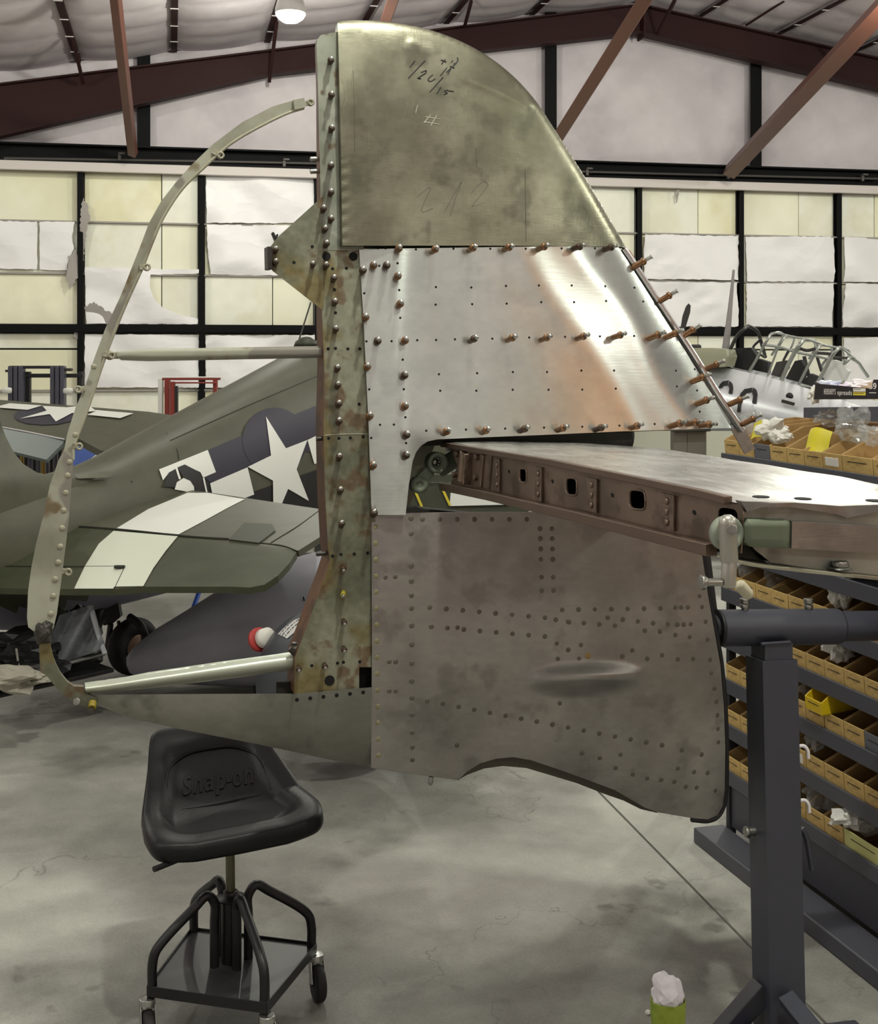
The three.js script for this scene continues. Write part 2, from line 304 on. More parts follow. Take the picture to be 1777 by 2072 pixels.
{
  const yp = yw(346), q0 = [[8, 320], [640, 331], [1200, 348], [1777, 362]];
  mk('conduit', tubeGeo(q0.map(([x, y]) => { const [w, yy] = inB(x, y, DW - 0.14); return B(w, yy, DW - 0.14); }), 0.022, { rad: 8 }), MAT.pipe, gable);
  for (const [x, y] of [[242, 318], [575, 330], [1188, 348], [1473, 355], [1745, 360]]) { const [w, yy] = inB(x, y, DW - 0.15); mk('pipe_clamp', join([rbox(0.05, 0.12, 0.05, 0.01).translate(w, yy, -DW + 0.16), rbox(0.1, 0.035, 0.04, 0.01).translate(w + 0.03, yy + 0.05, -DW + 0.2)]), MAT.pipe, gable); }
}
// rolling door
const door = struct('door_1');
const MUL = [163, 408, 642, null, null, 1294, 1500, 1698].map((x) => x && ww(x, 560)); MUL[3] = lerp(MUL[2], MUL[5], 1 / 3); MUL[4] = lerp(MUL[2], MUL[5], 2 / 3);
const PITCH = (MUL[7] - MUL[0]) / 7; MUL.unshift(MUL[0] - PITCH); MUL.unshift(MUL[0] - PITCH); MUL.push(MUL[MUL.length - 1] + PITCH); MUL.push(MUL[MUL.length - 1] + PITCH);
const ROWS = [Y_TRACK + 0.02, Y_L1, Y_L2, Y_RAIL0, Y_L3, Y_L4, Y_L4 - 1.1, -0.02];
mk('door_sheet', new THREE.BoxGeometry(WID, Y_TRACK + 0.1, 0.04).translate(WM, Y_TRACK / 2, -DW - 0.3), MAT.wallBack, door);
for (let i = 0; i + 1 < MUL.length; i++) for (let j = 0; j + 1 < ROWS.length; j++) {
  const a = MUL[i] + 0.045, b = MUL[i + 1] - 0.045, y1 = ROWS[j] - (j === 3 ? 0.13 : 0.012), y0 = ROWS[j + 1] + 0.012, sub = [0, i === 1 ? 0.26 : i === 2 ? 0.675 : i === 3 ? 0.62 : i === 7 ? 0.6 : i === 8 ? 0.62 : 0.4, 1];
  for (let k = 0; k < 2; k++) {
    const x0 = lerp(a, b, sub[k]) + 0.006, x1 = lerp(a, b, sub[k + 1]) - 0.006;
    mk('foam_panel', uvXZ(rbox(x1 - x0, y1 - y0, 0.05, 0.01).translate((x0 + x1) / 2, (y0 + y1) / 2, -DW - 0.12 + rnd(-0.012, 0.012)), 0.3), MAT.foam[(i * 3 + j + k) % 4], door);
  }
}
for (let i = 0; i < MUL.length; i++) mk('mullion', join([new THREE.BoxGeometry(0.075, Y_TRACK, 0.02).translate(MUL[i], Y_TRACK / 2, -DW + 0.02), new THREE.BoxGeometry(0.02, Y_TRACK, 0.16).translate(MUL[i], Y_TRACK / 2, -DW - 0.06)]), MAT.blackSteel, door);
mk('middle_rail', join([new THREE.BoxGeometry(WID, Y_RAIL0 - Y_RAIL1, 0.03).translate(WM, (Y_RAIL0 + Y_RAIL1) / 2, -DW + 0.03), new THREE.BoxGeometry(WID, 0.02, 0.14).translate(WM, Y_RAIL1, -DW - 0.03), new THREE.BoxGeometry(WID, 0.02, 0.14).translate(WM, Y_RAIL0, -DW - 0.03)]), MAT.blackSteel, door);
for (const y of [Y_L1, Y_L2, Y_L4]) mk('girt', new THREE.BoxGeometry(WID, 0.024, 0.05).translate(WM, y, -DW - 0.06), MAT.greyFelt, door);
// white facing film still hanging over parts of the foam: [outline in wall pixels, fold seed]
const filmPl = (x, y, d, s, amp) => { const [w, yy] = inB(x, y, d); const f = fbm(x / 900 + y / 500, y / 900 - x / 1500, 7, 3, s) - 0.5, g = Math.sin((x * 0.9 - y) / 26 + 4 * f + s); return B(w, yy, d - 0.02 - amp * (0.5 + 1.5 * f + 0.45 * g)); };
const FILM = [
  [[[416, 352], [500, 357], [560, 352], [634, 362], [634, 452], [418, 452]], 3, 0.07],
  [[[418, 455], [640, 458], [640, 560], [560, 558], [426, 556], [420, 500]], 5, 0.07],
  [[[172, 541], [402, 546], [402, 554], [305, 556], [303, 580], [312, 605], [330, 623], [365, 638], [400, 644], [400, 656], [175, 655]], 8, 0.06],
  [[[172, 676], [402, 678], [402, 784], [172, 784]], 11, 0.05],
  [[[416, 679], [640, 678], [640, 784], [416, 784]], 13, 0.08],
  [[[-70, 446], [76, 449], [76, 546], [-70, 542]], 14, 0.03], [[[81, 449], [152, 450], [146, 480], [150, 505], [138, 530], [136, 547], [81, 546]], 15, 0.03],
  [[[1302, 475], [1492, 478], [1492, 567], [1302, 565]], 17, 0.06], [[[1302, 570], [1490, 572], [1490, 661], [1302, 661]], 19, 0.09],
  [[[1508, 479], [1686, 479], [1686, 570], [1508, 570]], 21, 0.05], [[[1508, 573], [1684, 574], [1684, 661], [1508, 661]], 23, 0.04],
  [[[1704, 480], [1850, 482], [1850, 571], [1704, 571]], 25, 0.1], [[[1704, 574], [1850, 575], [1850, 662], [1704, 662]], 27, 0.1], [[[1706, 684], [1850, 680], [1850, 790], [1706, 790]], 29, 0.12],
];
for (const [o, s, amp] of FILM) mk('plastic_film', sheetGeo(jag(o, 0.9, 7), (x, y) => filmPl(x, y, DW + 0.06, s, amp), push(V(0, 0, 1), 0.004), { cell: 9, mpp: 0.0075 }), MAT.film, door);
// torn strips of grey backing round the second mullion
for (const o of [[[140, 520], [155, 505], [162, 540], [160, 560], [150, 575], [142, 586], [136, 560]], [[167, 400], [176, 412], [183, 440], [176, 470], [170, 520], [166, 545], [163, 470]], [[172, 620], [190, 612], [215, 628], [232, 640], [228, 654], [176, 654]], [[149, 666], [158, 668], [158, 690], [150, 684]], [[1365, 372], [1371, 373], [1368, 410], [1364, 411]]])
  mk('torn_backing', sheetGeo(jag(o, 2.2), (x, y) => filmPl(x, y, DW + 0.03, 31, 0.05), push(V(0, 0, 1), 0.006), { cell: 8 }), MAT.greyFelt, door);

// rigid frame under the roof at the end wall: two tapered rafters of I section
const frame = struct('trim_1');
{
  const DF = DW - 0.35;
  const rafter = (top, bot) => {
    const T = top.map(([x, y]) => inB(x, y, DF)), Bt = bot.map(([x, y]) => inB(x, y, DF)), poly = [...T, ...Bt.slice().reverse()];
    const web = plate(poly, V(1, 0, 0), UP, V(0, 0, 1), V(0, 0, -DF - 0.01), 0.02);
    const fl = (p, q) => bar(B(p[0], p[1], DF), B(q[0], q[1], DF), 0.025, 0.24, V(0, 0, 1), 0);
    return join([web, fl(T[0], T[T.length - 1]), ...Bt.slice(1).map((q, i) => fl(Bt[i], q))]);
  };
  mk('rafter', rafter([[-420, 225], [1290, 12]], [[-420, 380], [2, 276], [545, 152], [1292, 68]]), MAT.redSteel, frame);
  mk('rafter', rafter([[1290, 12], [2150, 205]], [[1292, 68], [1777, 181], [2150, 280]]), MAT.redSteel, frame);
  mk('ridge_plate', (() => { const [w, y] = inB(1297, 40, DF), [, y0] = inB(1297, 80, DF), [, y1] = inB(1297, 8, DF); return new THREE.BoxGeometry(0.03, y1 - y0, 0.3).translate(w, (y0 + y1) / 2, -DF + 0.02); })(), MAT.redSteel, frame);
  for (const [a, b, r] of [[[148, 80, 1.2], [168, 168, 0], 0.05], [[560, 45, 1.0], [545, 165, -0.1], 0.05], [[954, 2, 1.0], [940, 55, 0], 0.04], [[1366, 0, 1.1], [1330, 70, -0.05], 0.045], [[1736, 62, 0.9], [1700, 130, 0], 0.05], [[1587, 2, 1.2], [1510, 51, 0.1], 0.035]]) {
    const p = inB(a[0], a[1], DF - a[2]), q = inB(b[0], b[1], DF - 0.15 - b[2]);
    mk('flange_brace', bar(B(p[0], p[1], DF - a[2]), B(q[0], q[1], DF - 0.15 - b[2]), r, r, V(0, 0, 1), 0.004), MAT.redSteel, frame);
  }
}
// square tube struts coming down from the roof to the header
for (const [p, q, d0, d1, s, label] of [
  [[228, -60], [269, 312], 15.5, 19.25, 0.12, 'slim brown square strut crossing the rafter at the upper left'],
  [[806, -30], [770, 72], 14.5, 17.3, 0.15, 'short brown strut top half hidden behind the bare fin tip'],
  [[1330, -40], [1118, 296], 14.5, 18.9, 0.17, 'dark brown diagonal strut running down behind the fin leading edge'],
  [[1800, 2], [1478, 348], 13.2, 19.1, 0.2, 'bright copper red diagonal strut at the upper right corner']]) {
  const a = inB(p[0], p[1], d0), b = inB(q[0], q[1], d1);
  tag(mk(numbered('roof_strut'), bar(BP(a[0], a[1], d0).lerp(BP(b[0], b[1], d1), d0 < 14 ? -0.2 : -0.1), BP(b[0], b[1], d1), s, s * 0.9, V(0, 0, 1), 0.012), MAT.braceSteel, scene), label, 'strut');
}
// lamps
MAT.lampShade = phy(0xb9b6b2, 0.35, 0, { transmission: 0.25, thickness: 0 });
MAT.lens = std(0xffffff, 0.4, 0, { emissive: LAMP_COLOR, emissiveIntensity: 9 });
LAMPS.forEach(([w, d, cd], i) => {
  const where = ['the one in view near the left rafter', 'above the fin', 'far right', 'far left'][i] ?? 'row ' + Math.floor(i / 4) + ' lamp ' + (i % 4);
  const g = thing('high_bay_lamp', i === 0 ? 'glowing bell shaped hangar lamp hanging at the top left of the fin' : 'bell shaped hangar lamp hanging outside the picture', 'lamp', i ? 'hangar lamps outside the picture' : undefined);
  const y = i === 0 ? H + 688 * 15.6 / F : LAMP_H, o = i === 0 ? at(588, 32, 15.6) : BP(w, y, d);
  mk('shade', turned(o.clone().add(V(0, 0.03, 0)), o.clone().add(V(0, 1, 0)), [[0.186, 0], [0.192, 0.004], [0.185, 0.06], [0.16, 0.15], [0.115, 0.24], [0.075, 0.29], [0.07, 0.29], [0.11, 0.235], [0.155, 0.145], [0.18, 0.06], [0.186, 0]], 28), MAT.lampShade, g);
  mk('ballast_housing', turned(o.clone().add(V(0, 0.3, 0)), o.clone().add(V(0, 2, 0)), [[0, 0], [0.09, 0], [0.1, 0.02], [0.1, 0.24], [0.06, 0.29], [0.012, 0.3], [0.012, Math.max(0.36, roofY(w) - y - 0.52)], [0, Math.max(0.36, roofY(w) - y - 0.52)]], 18), MAT.greyFelt, g);
  mk('lens', turned(o.clone().add(V(0, 0.04, 0)), o.clone().add(V(0, -1, 0)), [[0.18, 0], [0.183, 0.03], [0.15, 0.075], [0.09, 0.115], [0, 0.13]], 24), MAT.lens, g);
  const L = new THREE.PointLight(LAMP_COLOR, cd, 0, 2); L.position.copy(o).add(V(0, -0.24, 0)); L.castShadow = true; L.shadow.radius = 5; g.add(L);
  rebase(g);
});

// ---------------------------------------------------------------- the bare tail: fin, rudder post and rear fuselage on the stand
const tA = 0.3, nA = V(tA, 0, 1).normalize(), uA = V(1, 0, -tA).normalize();
const finPl = new Pl(V(0, 0, -3.15), nA);
const LEP = curve([[660, 46], [683, 43], [720, 41], [780, 44], [850, 55], [920, 78], [985, 112], [1040, 155], [1085, 205], [1120, 258], [1160, 320], [1200, 385], [1235, 445], [1268, 503], [1300, 553], [1400, 705], [1500, 868], [1530, 916], [1600, 1030]], 4);
const Tf = (y) => 0.03 + 0.042 * clamp((y - 40) / 830);
const prof = (q) => 2.2 * Math.sqrt(q) - 1.2 * q;
const CREASE = curve([[832, 89], [884, 108], [931, 150], [970, 169], [1010, 185], [1069, 213]], 3);
const tTip = (x, y) => { const d = segDist(x, y, LEP), cd = segDist(x, y, CREASE), dent = x < 720 && y > 320 ? -0.0014 * Math.exp(-(((x - 694) / 9) ** 2)) * Math.pow(Math.sin(y / 7.5), 2) : 0; return dent + 0.003 * Math.exp(-((cd / 10) ** 2)) + Tf(y) * prof(clamp(d / 330)) + 0.0012 * Math.sin(x / 31 + y / 47) * smooth(0, 90, d) * 0.6 + 0.002; };
const soft = (x, w) => w * Math.log(1 + Math.exp(clamp(x / w, -30, 30)));
const tMid = (x, y) => {
  const d = segDist(x, y, LEP), wav = 0.0022 * Math.exp(-(((d - 175 - 10 * Math.sin(y / 70)) / 30) ** 2)) + 0.003 * Math.exp(-(((d - 78 + 12 * Math.sin(y / 45)) / 26) ** 2)) * (0.6 + 0.4 * smooth(500, 760, y)) + 0.0006 * Math.sin(y / 55 + x / 90);
  return Tf(y) * prof(clamp(d / 330)) - 0.00022 * soft(816 + 4 * Math.sin(y / 60) - x, 9) + wav * smooth(0, 60, d) + 0.0012 * Math.exp(-(((x - 850) / 30) ** 2));
};
const tBlister = (x, y) => { const u = (x - 1186) / 120; if (Math.abs(u) > 1) return 0; const w = Math.pow(1 - u * u, 0.7), yr = 1374 - 5 * u - 4, h = y < yr ? smooth(yr - 36 * (0.4 + 0.6 * w), yr + 3, y) : 1 - smooth(yr - 3, yr + 42 * (0.4 + 0.6 * w), y); return 0.03 * w * h; };
const tLow = (x, y) => 0.058 + 0.05 * smooth(760, 1400, x) - 0.055 * Math.pow(clamp((y - 1260) / 420), 2) - 0.012 * Math.pow(clamp((1200 - y) / 160), 2) + 0.0008 * Math.sin(x / 60 + y / 45) - 0.02 * Math.pow(clamp((x - 1380) / 90), 2) + tBlister(x, y);
const tSpar = (y) => Tf(y) - 0.0245;
const fin = (x, y, off) => finPl.hit(x, y, off);
const mirrorBack = (t) => (P, x, y) => P.clone().addScaledVector(nA, -2 * Math.max(0.001, t(x, y)));

// metals
const aluTex = (s, lo, hi, spot, amt) => tex(1024, (u, v) => { const n = fbm(u, v, 5, 6, s), m = fbm(u, v, 14, 4, s + 5), g = fbm(u * 0.5, v, 90, 2, s + 8); let c = mix3(lo, hi, smooth(0.3, 0.7, n)); c = mix3(c, spot, smooth(0.55, 0.75, m) * amt); return c.map((q) => q + (g - 0.5) * 10); });
const roughTex = (s, lo, hi, per = 6) => tex(512, (u, v) => lerp(lo, hi, fbm(u, v, per, 5, s)) * 255, 1, false);
const scratch = (s) => tex(512, (u, v) => 128 + 60 * (fbm(u * 0.12, v, 160, 2, s) - 0.5) + 50 * (fbm(u, v * 0.2, 120, 2, s + 3) - 0.5), 3, false);
const scratchA = scratch(7), scratchH = tex(512, (u, v) => 128 + 70 * (fbm(u * 0.06, v, 200, 2, 17) - 0.5), 2, false);
MAT.aluTip = std(0xffffff, 1, 1, { map: aluTex(201, [120, 119, 102], [156, 155, 136], [100, 99, 86], 0.6), roughnessMap: roughTex(211, 0.24, 0.46), bumpMap: scratchA, bumpScale: 0.0004 });
MAT.aluNew = phy(0xffffff, 1, 0.96, { anisotropy: 0.75, anisotropyRotation: Math.PI / 2, map: aluTex(221, [212, 219, 212], [230, 235, 230], [200, 206, 204], 0.4), roughnessMap: roughTex(231, 0.2, 0.28), bumpMap: scratchH, bumpScale: 0.0002 });
MAT.aluOld = std(0xffffff, 1, 0.9, { map: aluTex(241, [142, 139, 135], [166, 163, 159], [124, 121, 117], 0.5), roughnessMap: roughTex(251, 0.32, 0.5), bumpMap: scratchA, bumpScale: 0.0006 });
MAT.aluBright = std(0xd8d6d8, 0.2, 1);
MAT.primer = std(0xffffff, 0.6, 0.2, { map: aluTex(261, [150, 148, 128], [172, 170, 150], [128, 118, 100], 0.8) });
MAT.sparSkin = std(0xffffff, 0.55, 0.25, { map: tex(1024, (u, v) => { const n = fbm(u, v, 6, 6, 271), m = fbm(u, v, 10, 5, 275), r = fbm(u, v, 20, 4, 279); let c = mix3([98, 99, 82], [140, 141, 122], smooth(0.3, 0.65, n)); c = mix3(c, [112, 98, 56], smooth(0.5, 0.7, m) * 0.75); c = mix3(c, [92, 66, 44], smooth(0.6, 0.74, r) * 0.6); return c.map((q) => q + (fbm(u, v, 90, 2, 5) - 0.5) * 22); }) });
MAT.rust = std(0xffffff, 0.5, 0.35, { map: aluTex(281, [84, 54, 32], [112, 80, 54], [60, 42, 30], 0.7) });
MAT.copperAlu = std(0xffffff, 1, 0.8, { map: aluTex(291, [112, 98, 88], [144, 126, 112], [92, 80, 70], 0.7), roughnessMap: roughTex(295, 0.28, 0.48) });
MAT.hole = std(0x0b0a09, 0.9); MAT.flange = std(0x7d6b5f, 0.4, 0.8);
MAT.cleco = std(0x77563a, 0.36, 0.65); MAT.clecoDark = std(0x4a382c, 0.42, 0.6); MAT.steel = std(0x9d9c96, 0.32, 0.9); MAT.darkSteel = std(0x45423e, 0.45, 0.7);
MAT.rivet = std(0x6b675f, 0.5, 0.6); MAT.rivetYellow = std(0x8d8868, 0.55, 0.4); MAT.trim = std(0x17171a, 0.5);
MAT.greenPrimer = std(0x6c7464, 0.6); MAT.inside = std(0x2a2922, 0.8);
MAT.ink = std(0x1d1e1c, 0.6); MAT.inkFaint = std(0x55564a, 0.6); MAT.chalk = std(0xa9aa98, 0.7);

const tail = thing('aircraft_tail', 'bare metal fighter tail with fin, rudder post and riveted rear fuselage', 'aircraft tail');
const TIPO = [...curve([[683, 43], [720, 41], [780, 44], [850, 55], [920, 78], [985, 112], [1040, 155], [1085, 205], [1120, 258], [1160, 320], [1200, 385], [1235, 445], [1268, 503]], 5), [1258, 499], [1000, 497], [693, 497], [690, 300], [685, 90]];
tag(mk('tip_skin', sheetGeo(TIPO, (x, y) => fin(x, y, tTip(x, y) + 0.0015), mirrorBack(tTip), { cell: 6 }), MAT.aluTip, tail), 'dull olive tarnished tip skin');
const MIDO = [[727, 505], [800, 503], [1000, 500], [1180, 498], [1250, 498], [1300, 575], [1390, 715], [1480, 866], [1400, 868], [1255, 873], [1100, 880], [1000, 884], [885, 889], [866, 893], [852, 902], [842, 915], [835, 934], [831, 960], [827, 985], [821, 1042], [752, 1042], [746, 860], [736, 650]];
tag(mk('side_skin', sheetGeo(MIDO, (x, y) => fin(x, y, tMid(x, y)), push(nA, 0.0025), { cell: 10 }), MAT.aluNew, tail), 'bright new aluminium side skin');
mk('far_skin', sheetGeo([[727, 505], [1250, 498], [1480, 866], [885, 889], [821, 1042], [752, 1042]], (x, y) => fin(x, y, -tMid(x, y)), push(nA, 0.002), { cell: 24 }), MAT.primer, tail);
// leading edge member: rounded rail with a flange, and the loose end tab
{
  const path = [[1262, 503], [1290, 545], [1340, 622], [1400, 712], [1455, 800], [1503, 872]];
  tag(mk('leading_edge_rail', tubeGeo(path.map(([x, y]) => fin(x, y, 0.012)), 0.0085, { rad: 12 }), MAT.aluBright, tail), 'polished leading edge rail');
  mk('leading_edge_flange', sheetGeo([[1262, 500], [1276, 507], [1302, 553], [1346, 626], [1402, 716], [1460, 806], [1506, 878], [1498, 880], [1448, 806], [1388, 716], [1330, 624], [1280, 545]], (x, y) => fin(x, y, 0.003), push(nA, 0.006), { cell: 14 }), MAT.aluBright, tail);
  mk('end_tab', sheetGeo([[1480, 868], [1505, 862], [1528, 908], [1508, 919]], (x, y) => fin(x, y, 0.004), push(nA, 0.004), { cell: 20 }), MAT.aluOld, tail);
}
// handwriting in marker on the tip: strokes of ink and of a finger in the dust
const strokes = (list, mat, r, name) => mk(name, join(list.map((s) => tubeGeo(s.map(([x, y]) => fin(x, y, tTip(x, y) + 0.0018)), r, { rad: 5, seg: 8 }))), mat, tail);
const hz = (x, y) => [600 + x * 0.394, y * 0.394];
strokes([[[608, 312], [584, 345]], [[660, 312], [575, 402]], [[640, 372], [668, 362], [664, 376], [622, 402], [640, 404]], [[700, 384], [680, 402], [676, 412], [690, 418], [712, 404]], [[752, 398], [686, 472]], [[742, 448], [722, 480]], [[778, 462], [758, 468], [776, 478], [758, 486]], [[776, 466], [808, 470]],
  [[742, 308], [770, 318]], [[764, 306], [746, 330]], [[802, 312], [740, 388]], [[826, 296], [830, 310], [798, 346], [770, 372]], [[790, 340], [812, 350]], [[812, 324], [776, 384]]].map((s) => s.map(([x, y]) => hz(x, y))), MAT.ink, 0.0016, 'marker_writing');
strokes([[[690, 590], [655, 632]], [[722, 592], [690, 645]], [[662, 600], [742, 612]], [[655, 625], [735, 640]], [[622, 540], [612, 580]]].map((s) => s.map(([x, y]) => hz(x, y))), MAT.chalk, 0.0012, 'finger_marks');
strokes([[[290, 360], [298, 600], [300, 780]], [[922, 760], [926, 860]], [[1175, 870], [1180, 1240]], [[900, 990], [960, 930], [985, 950], [900, 1060], [960, 1040]], [[760, 1090], [850, 930], [820, 1010], [790, 1110]], [[620, 1010], [690, 960], [640, 1090], [700, 1070]]].map((s) => s.map(([x, y]) => hz(x, y))), MAT.inkFaint, 0.0007, 'faint_marks');
// rudder post
const SPO = [[640, 92], [642, 80], [649, 71], [684, 64], [702, 64], [712, 300], [738, 520], [747, 700], [753, 900], [762, 1100], [765, 1340], [765, 1350], [727, 1350], [727, 1402], [595, 1404], [597, 1330], [615, 1284], [640, 1215], [657, 1170], [668, 1135], [664, 1110], [658, 1000], [655, 880], [656, 740], [652, 640], [652, 500], [648, 360], [644, 180]];
const SPU = clipHalf(SPO, 1, 506, true), SPL = clipHalf(SPO, 1, 506, false), sparF = (x, y) => fin(x, y, tSpar(y) + 0.0004 * Math.sin(y / 14));
MAT.sparUpper = std(0xffffff, 0.5, 0.3, { map: tex(1024, (u, v) => { const n = fbm(u, v, 6, 6, 371), m = fbm(u, v, 12, 5, 375), r = fbm(u, v, 24, 4, 379); let c = mix3([118, 122, 108], [156, 160, 146], smooth(0.3, 0.65, n)); c = mix3(c, [190, 192, 182], smooth(0.62, 0.75, m) * 0.6); return mix3(c, [92, 66, 44], smooth(0.64, 0.74, r) * 0.6); }) });
tag(mk('upper_post', sheetGeo(SPU, (x, y) => sparF(x, y).addScaledVector(nA, 0.0012), null, { cell: 14 }), MAT.sparUpper, tail), 'pale grey green upper length of the rudder post');
tag(mk('lower_post', sheetGeo(SPL, sparF, null, { cell: 14 }), MAT.sparSkin, tail), 'olive and rust stained lower length of the rudder post');
tag(mk('post_web', sheetGeo(SPO, (x, y) => fin(x, y, tSpar(y)), mirrorBack((x, y) => tSpar(y)), { cell: 30, front: false }), MAT.rust, tail), 'rust brown web of the rudder post');
mk('hinge_bracket', sheetGeo([[653, 398], [648, 402], [566, 476], [545, 502], [545, 540], [552, 548], [651, 626], [655, 620]], (x, y) => fin(x, y, tSpar(y) + 0.003), push(nA, 0.004), { cell: 16 }), MAT.sparSkin, tail);
mk('hinge_fitting', join([bar(fin(543, 500, 0.028), fin(544, 546, 0.028), 0.012, 0.05, nA, 0.002), cyl(fin(541, 522, 0.02), fin(552, 522, 0.02), 0.008), bar(fin(551, 470, 0.0), fin(560, 492, 0.0), 0.006, 0.02, nA), bar(fin(561, 474, 0.0), fin(556, 492, 0.0), 0.004, 0.02, nA)]), MAT.darkSteel, tail);
for (const y of [322, 347]) mk('hinge_pin', cyl(fin(628, y, 0.0), fin(648, y - 1, 0.0), 0.006), MAT.steel, tail);
for (const [x, y] of [[640, 888], [640, 1121]]) mk('hinge_pin', cyl(fin(x, y, 0.03), fin(x + 22, y - 2, 0.03), 0.0055), MAT.darkSteel, tail);
mk('lap_joint', tubeGeo([[657, 881], [690, 879], [745, 878]].map(([x, y]) => fin(x, y, tSpar(y) + 0.0005)), 0.0011, { rad: 5 }), MAT.primer, tail);
// lower fuselage
const LOWO = [[752, 1042], [833, 1038], [960, 1036], [1080, 1036], [1200, 1050], [1330, 1085], [1420, 1115], [1433, 1204], [1446, 1277], [1458, 1345], [1465, 1426], [1468, 1512], [1467, 1597], [1463, 1631], [1452, 1650], [1433, 1658], [1407, 1656], [1330, 1643], [1305, 1634], [1279, 1619], [1245, 1599], [1189, 1578], [1125, 1555], [1074, 1538], [1039, 1532], [1005, 1535], [971, 1545], [944, 1562], [928, 1578], [840, 1566], [751, 1553], [753, 1300]];
tag(mk('fuselage_skin', sheetGeo(LOWO, (x, y) => fin(x, y, tLow(x, y)), push(nA, 0.003), { cell: 9 }), MAT.aluOld, tail), 'grey worn fuselage skin with rivet rows and a teardrop blister');
mk('inner_lip', sheetGeo([[926, 1579], [945, 1568], [980, 1555], [1018, 1550], [1065, 1554], [1112, 1568], [1168, 1585], [1219, 1605], [1262, 1620], [1296, 1637], [1330, 1645], [1330, 1560], [1120, 1500], [1000, 1490], [926, 1500]], (x, y) => fin(x, y, tLow(x, y) - 0.02), push(nA, 0.003), { cell: 30 }), std(0x4e4b41, 0.7), tail);
mk('far_fuselage_skin', sheetGeo(LOWO, (x, y) => fin(x, y, -tLow(x, y) * 0.9), push(nA, -0.003), { cell: 40 }), MAT.primer, tail);
mk('edge_trim', tubeGeo([[1421, 1112], [1434, 1200], [1448, 1277], [1460, 1345], [1467, 1426], [1470, 1512], [1469, 1597], [1464, 1632], [1452, 1652], [1434, 1660], [1400, 1658]].map(([x, y]) => fin(x, y, tLow(x, y) - 0.006)), 0.007, { rad: 8 }), MAT.trim, tail);
mk('frame_strip', sheetGeo([[1419, 1105], [1436, 1108], [1452, 1235], [1444, 1235]], (x, y) => fin(x, y, 0.03), push(nA, 0.01), { cell: 30 }), MAT.trim, tail);
mk('lug', join([cyl(fin(873, 1571, 0.02), fin(871, 1582, 0.02), 0.006), turned(fin(871, 1583, 0.014), fin(871, 1583, 0.05), [[0.003, 0], [0.007, 0], [0.007, 0.008], [0.003, 0.008], [0.003, 0]])]), MAT.steel, tail);
// dark interior between the skins behind the stabiliser slot
mk('inner_frame', join([bar(fin(770, 1030, -0.01), fin(1425, 1100, -0.01), 0.03, 0.05, nA), bar(fin(840, 893, 0.0), fin(1270, 880, 0.0), 0.02, 0.06, nA), bar(fin(1090, 1050, 0), fin(1110, 1520, 0), 0.02, 0.08, nA), bar(fin(800, 520, 0), fin(800, 1030, 0), 0.012, 0.06, nA)]), MAT.inside, tail);
// tail cone fairing: two half shells open at the top
const coneTop = (x) => x < 597 ? 1406 - (x - 190) / 407 * 2 : 1404 - (x - 597) / 155 * 13, coneBot = (x) => { const p = [[176, 1416], [191, 1425], [268, 1454], [383, 1479], [517, 1505], [593, 1521], [680, 1540], [735, 1549], [752, 1548]]; for (let i = 0; i + 1 < p.length; i++) if (x <= p[i + 1][0]) return lerp(p[i][1], p[i + 1][1], clamp((x - p[i][0]) / (p[i + 1][0] - p[i][0]))); return 1548; };
const tCone = (x, y) => { const v = clamp((y - coneTop(x)) / Math.max(6, coneBot(x) - coneTop(x))), W = 0.008 + 0.052 * Math.pow(clamp((x - 180) / 570), 0.8); return W * (Math.sqrt(Math.max(0, 1 - v * v * 0.999)) * 0.85 + 0.15 * (1 - v)); };
const CONO = [[178, 1409], [190, 1406], [400, 1405], [597, 1404], [752, 1391], [752, 1548], [735, 1549], [680, 1540], [593, 1521], [517, 1505], [383, 1479], [268, 1454], [191, 1425], [178, 1417]];
MAT.cone = std(0xffffff, 0.55, 0.45, { map: aluTex(301, [118, 118, 110], [142, 142, 132], [100, 98, 92], 0.7) });
const coneBack = (P, x, y) => P.clone().addScaledVector(nA, -0.0016);
tag(mk('tail_cone', join([sheetGeo(CONO, (x, y) => fin(x, y, tCone(x, y)), coneBack, { cell: [14, 7] }), sheetGeo(CONO, (x, y) => fin(x, y, -tCone(x, y)), coneBack, { cell: [28, 10] })]), MAT.cone, tail), 'dull grey pointed tail cone fairing');
mk('cone_bulkhead', sheetGeo([[560, 1380], [700, 1380], [700, 1335], [768, 1335], [768, 1520], [560, 1490]], (x, y) => fin(x, y, 0.0), push(nA, 0.01), { cell: 40 }), MAT.inside, tail);

// rivets
const rivG = new THREE.SphereGeometry(1, 10, 4, 0, Math.PI * 2, 0, Math.PI / 2).scale(0.0062, 0.0013, 0.0062), holeG = new THREE.CylinderGeometry(1, 1, 0.0008, 10);
const surfN = (S, x, y) => { const a = S(x + 4, y).sub(S(x - 4, y)), b = S(x, y - 4).sub(S(x, y + 4)); return a.cross(b).normalize(); };
function stud(name, geo, mat, P, N, s = 1) { const m = mk(name, geo, mat, tail); m.position.copy(P); m.quaternion.setFromUnitVectors(UP, N); m.scale.set(s, 1, s); return m; }
const lowS = (x, y) => fin(x, y, tLow(x, y)), midS = (x, y) => fin(x, y, tMid(x, y)), sparS = (x, y) => fin(x, y, tSpar(y));
const along = (x0, y0, x1, y1, n) => Array.from({ length: n }, (_, i) => [lerp(x0, x1, i / (n - 1)), lerp(y0, y1, i / (n - 1))]);
const riv = (list, mat = MAT.rivet, s = 1) => { for (const [x, y] of list) stud('rivet', rivG, mat, lowS(x, y), surfN(lowS, x, y), s * rnd(0.92, 1.06)); };
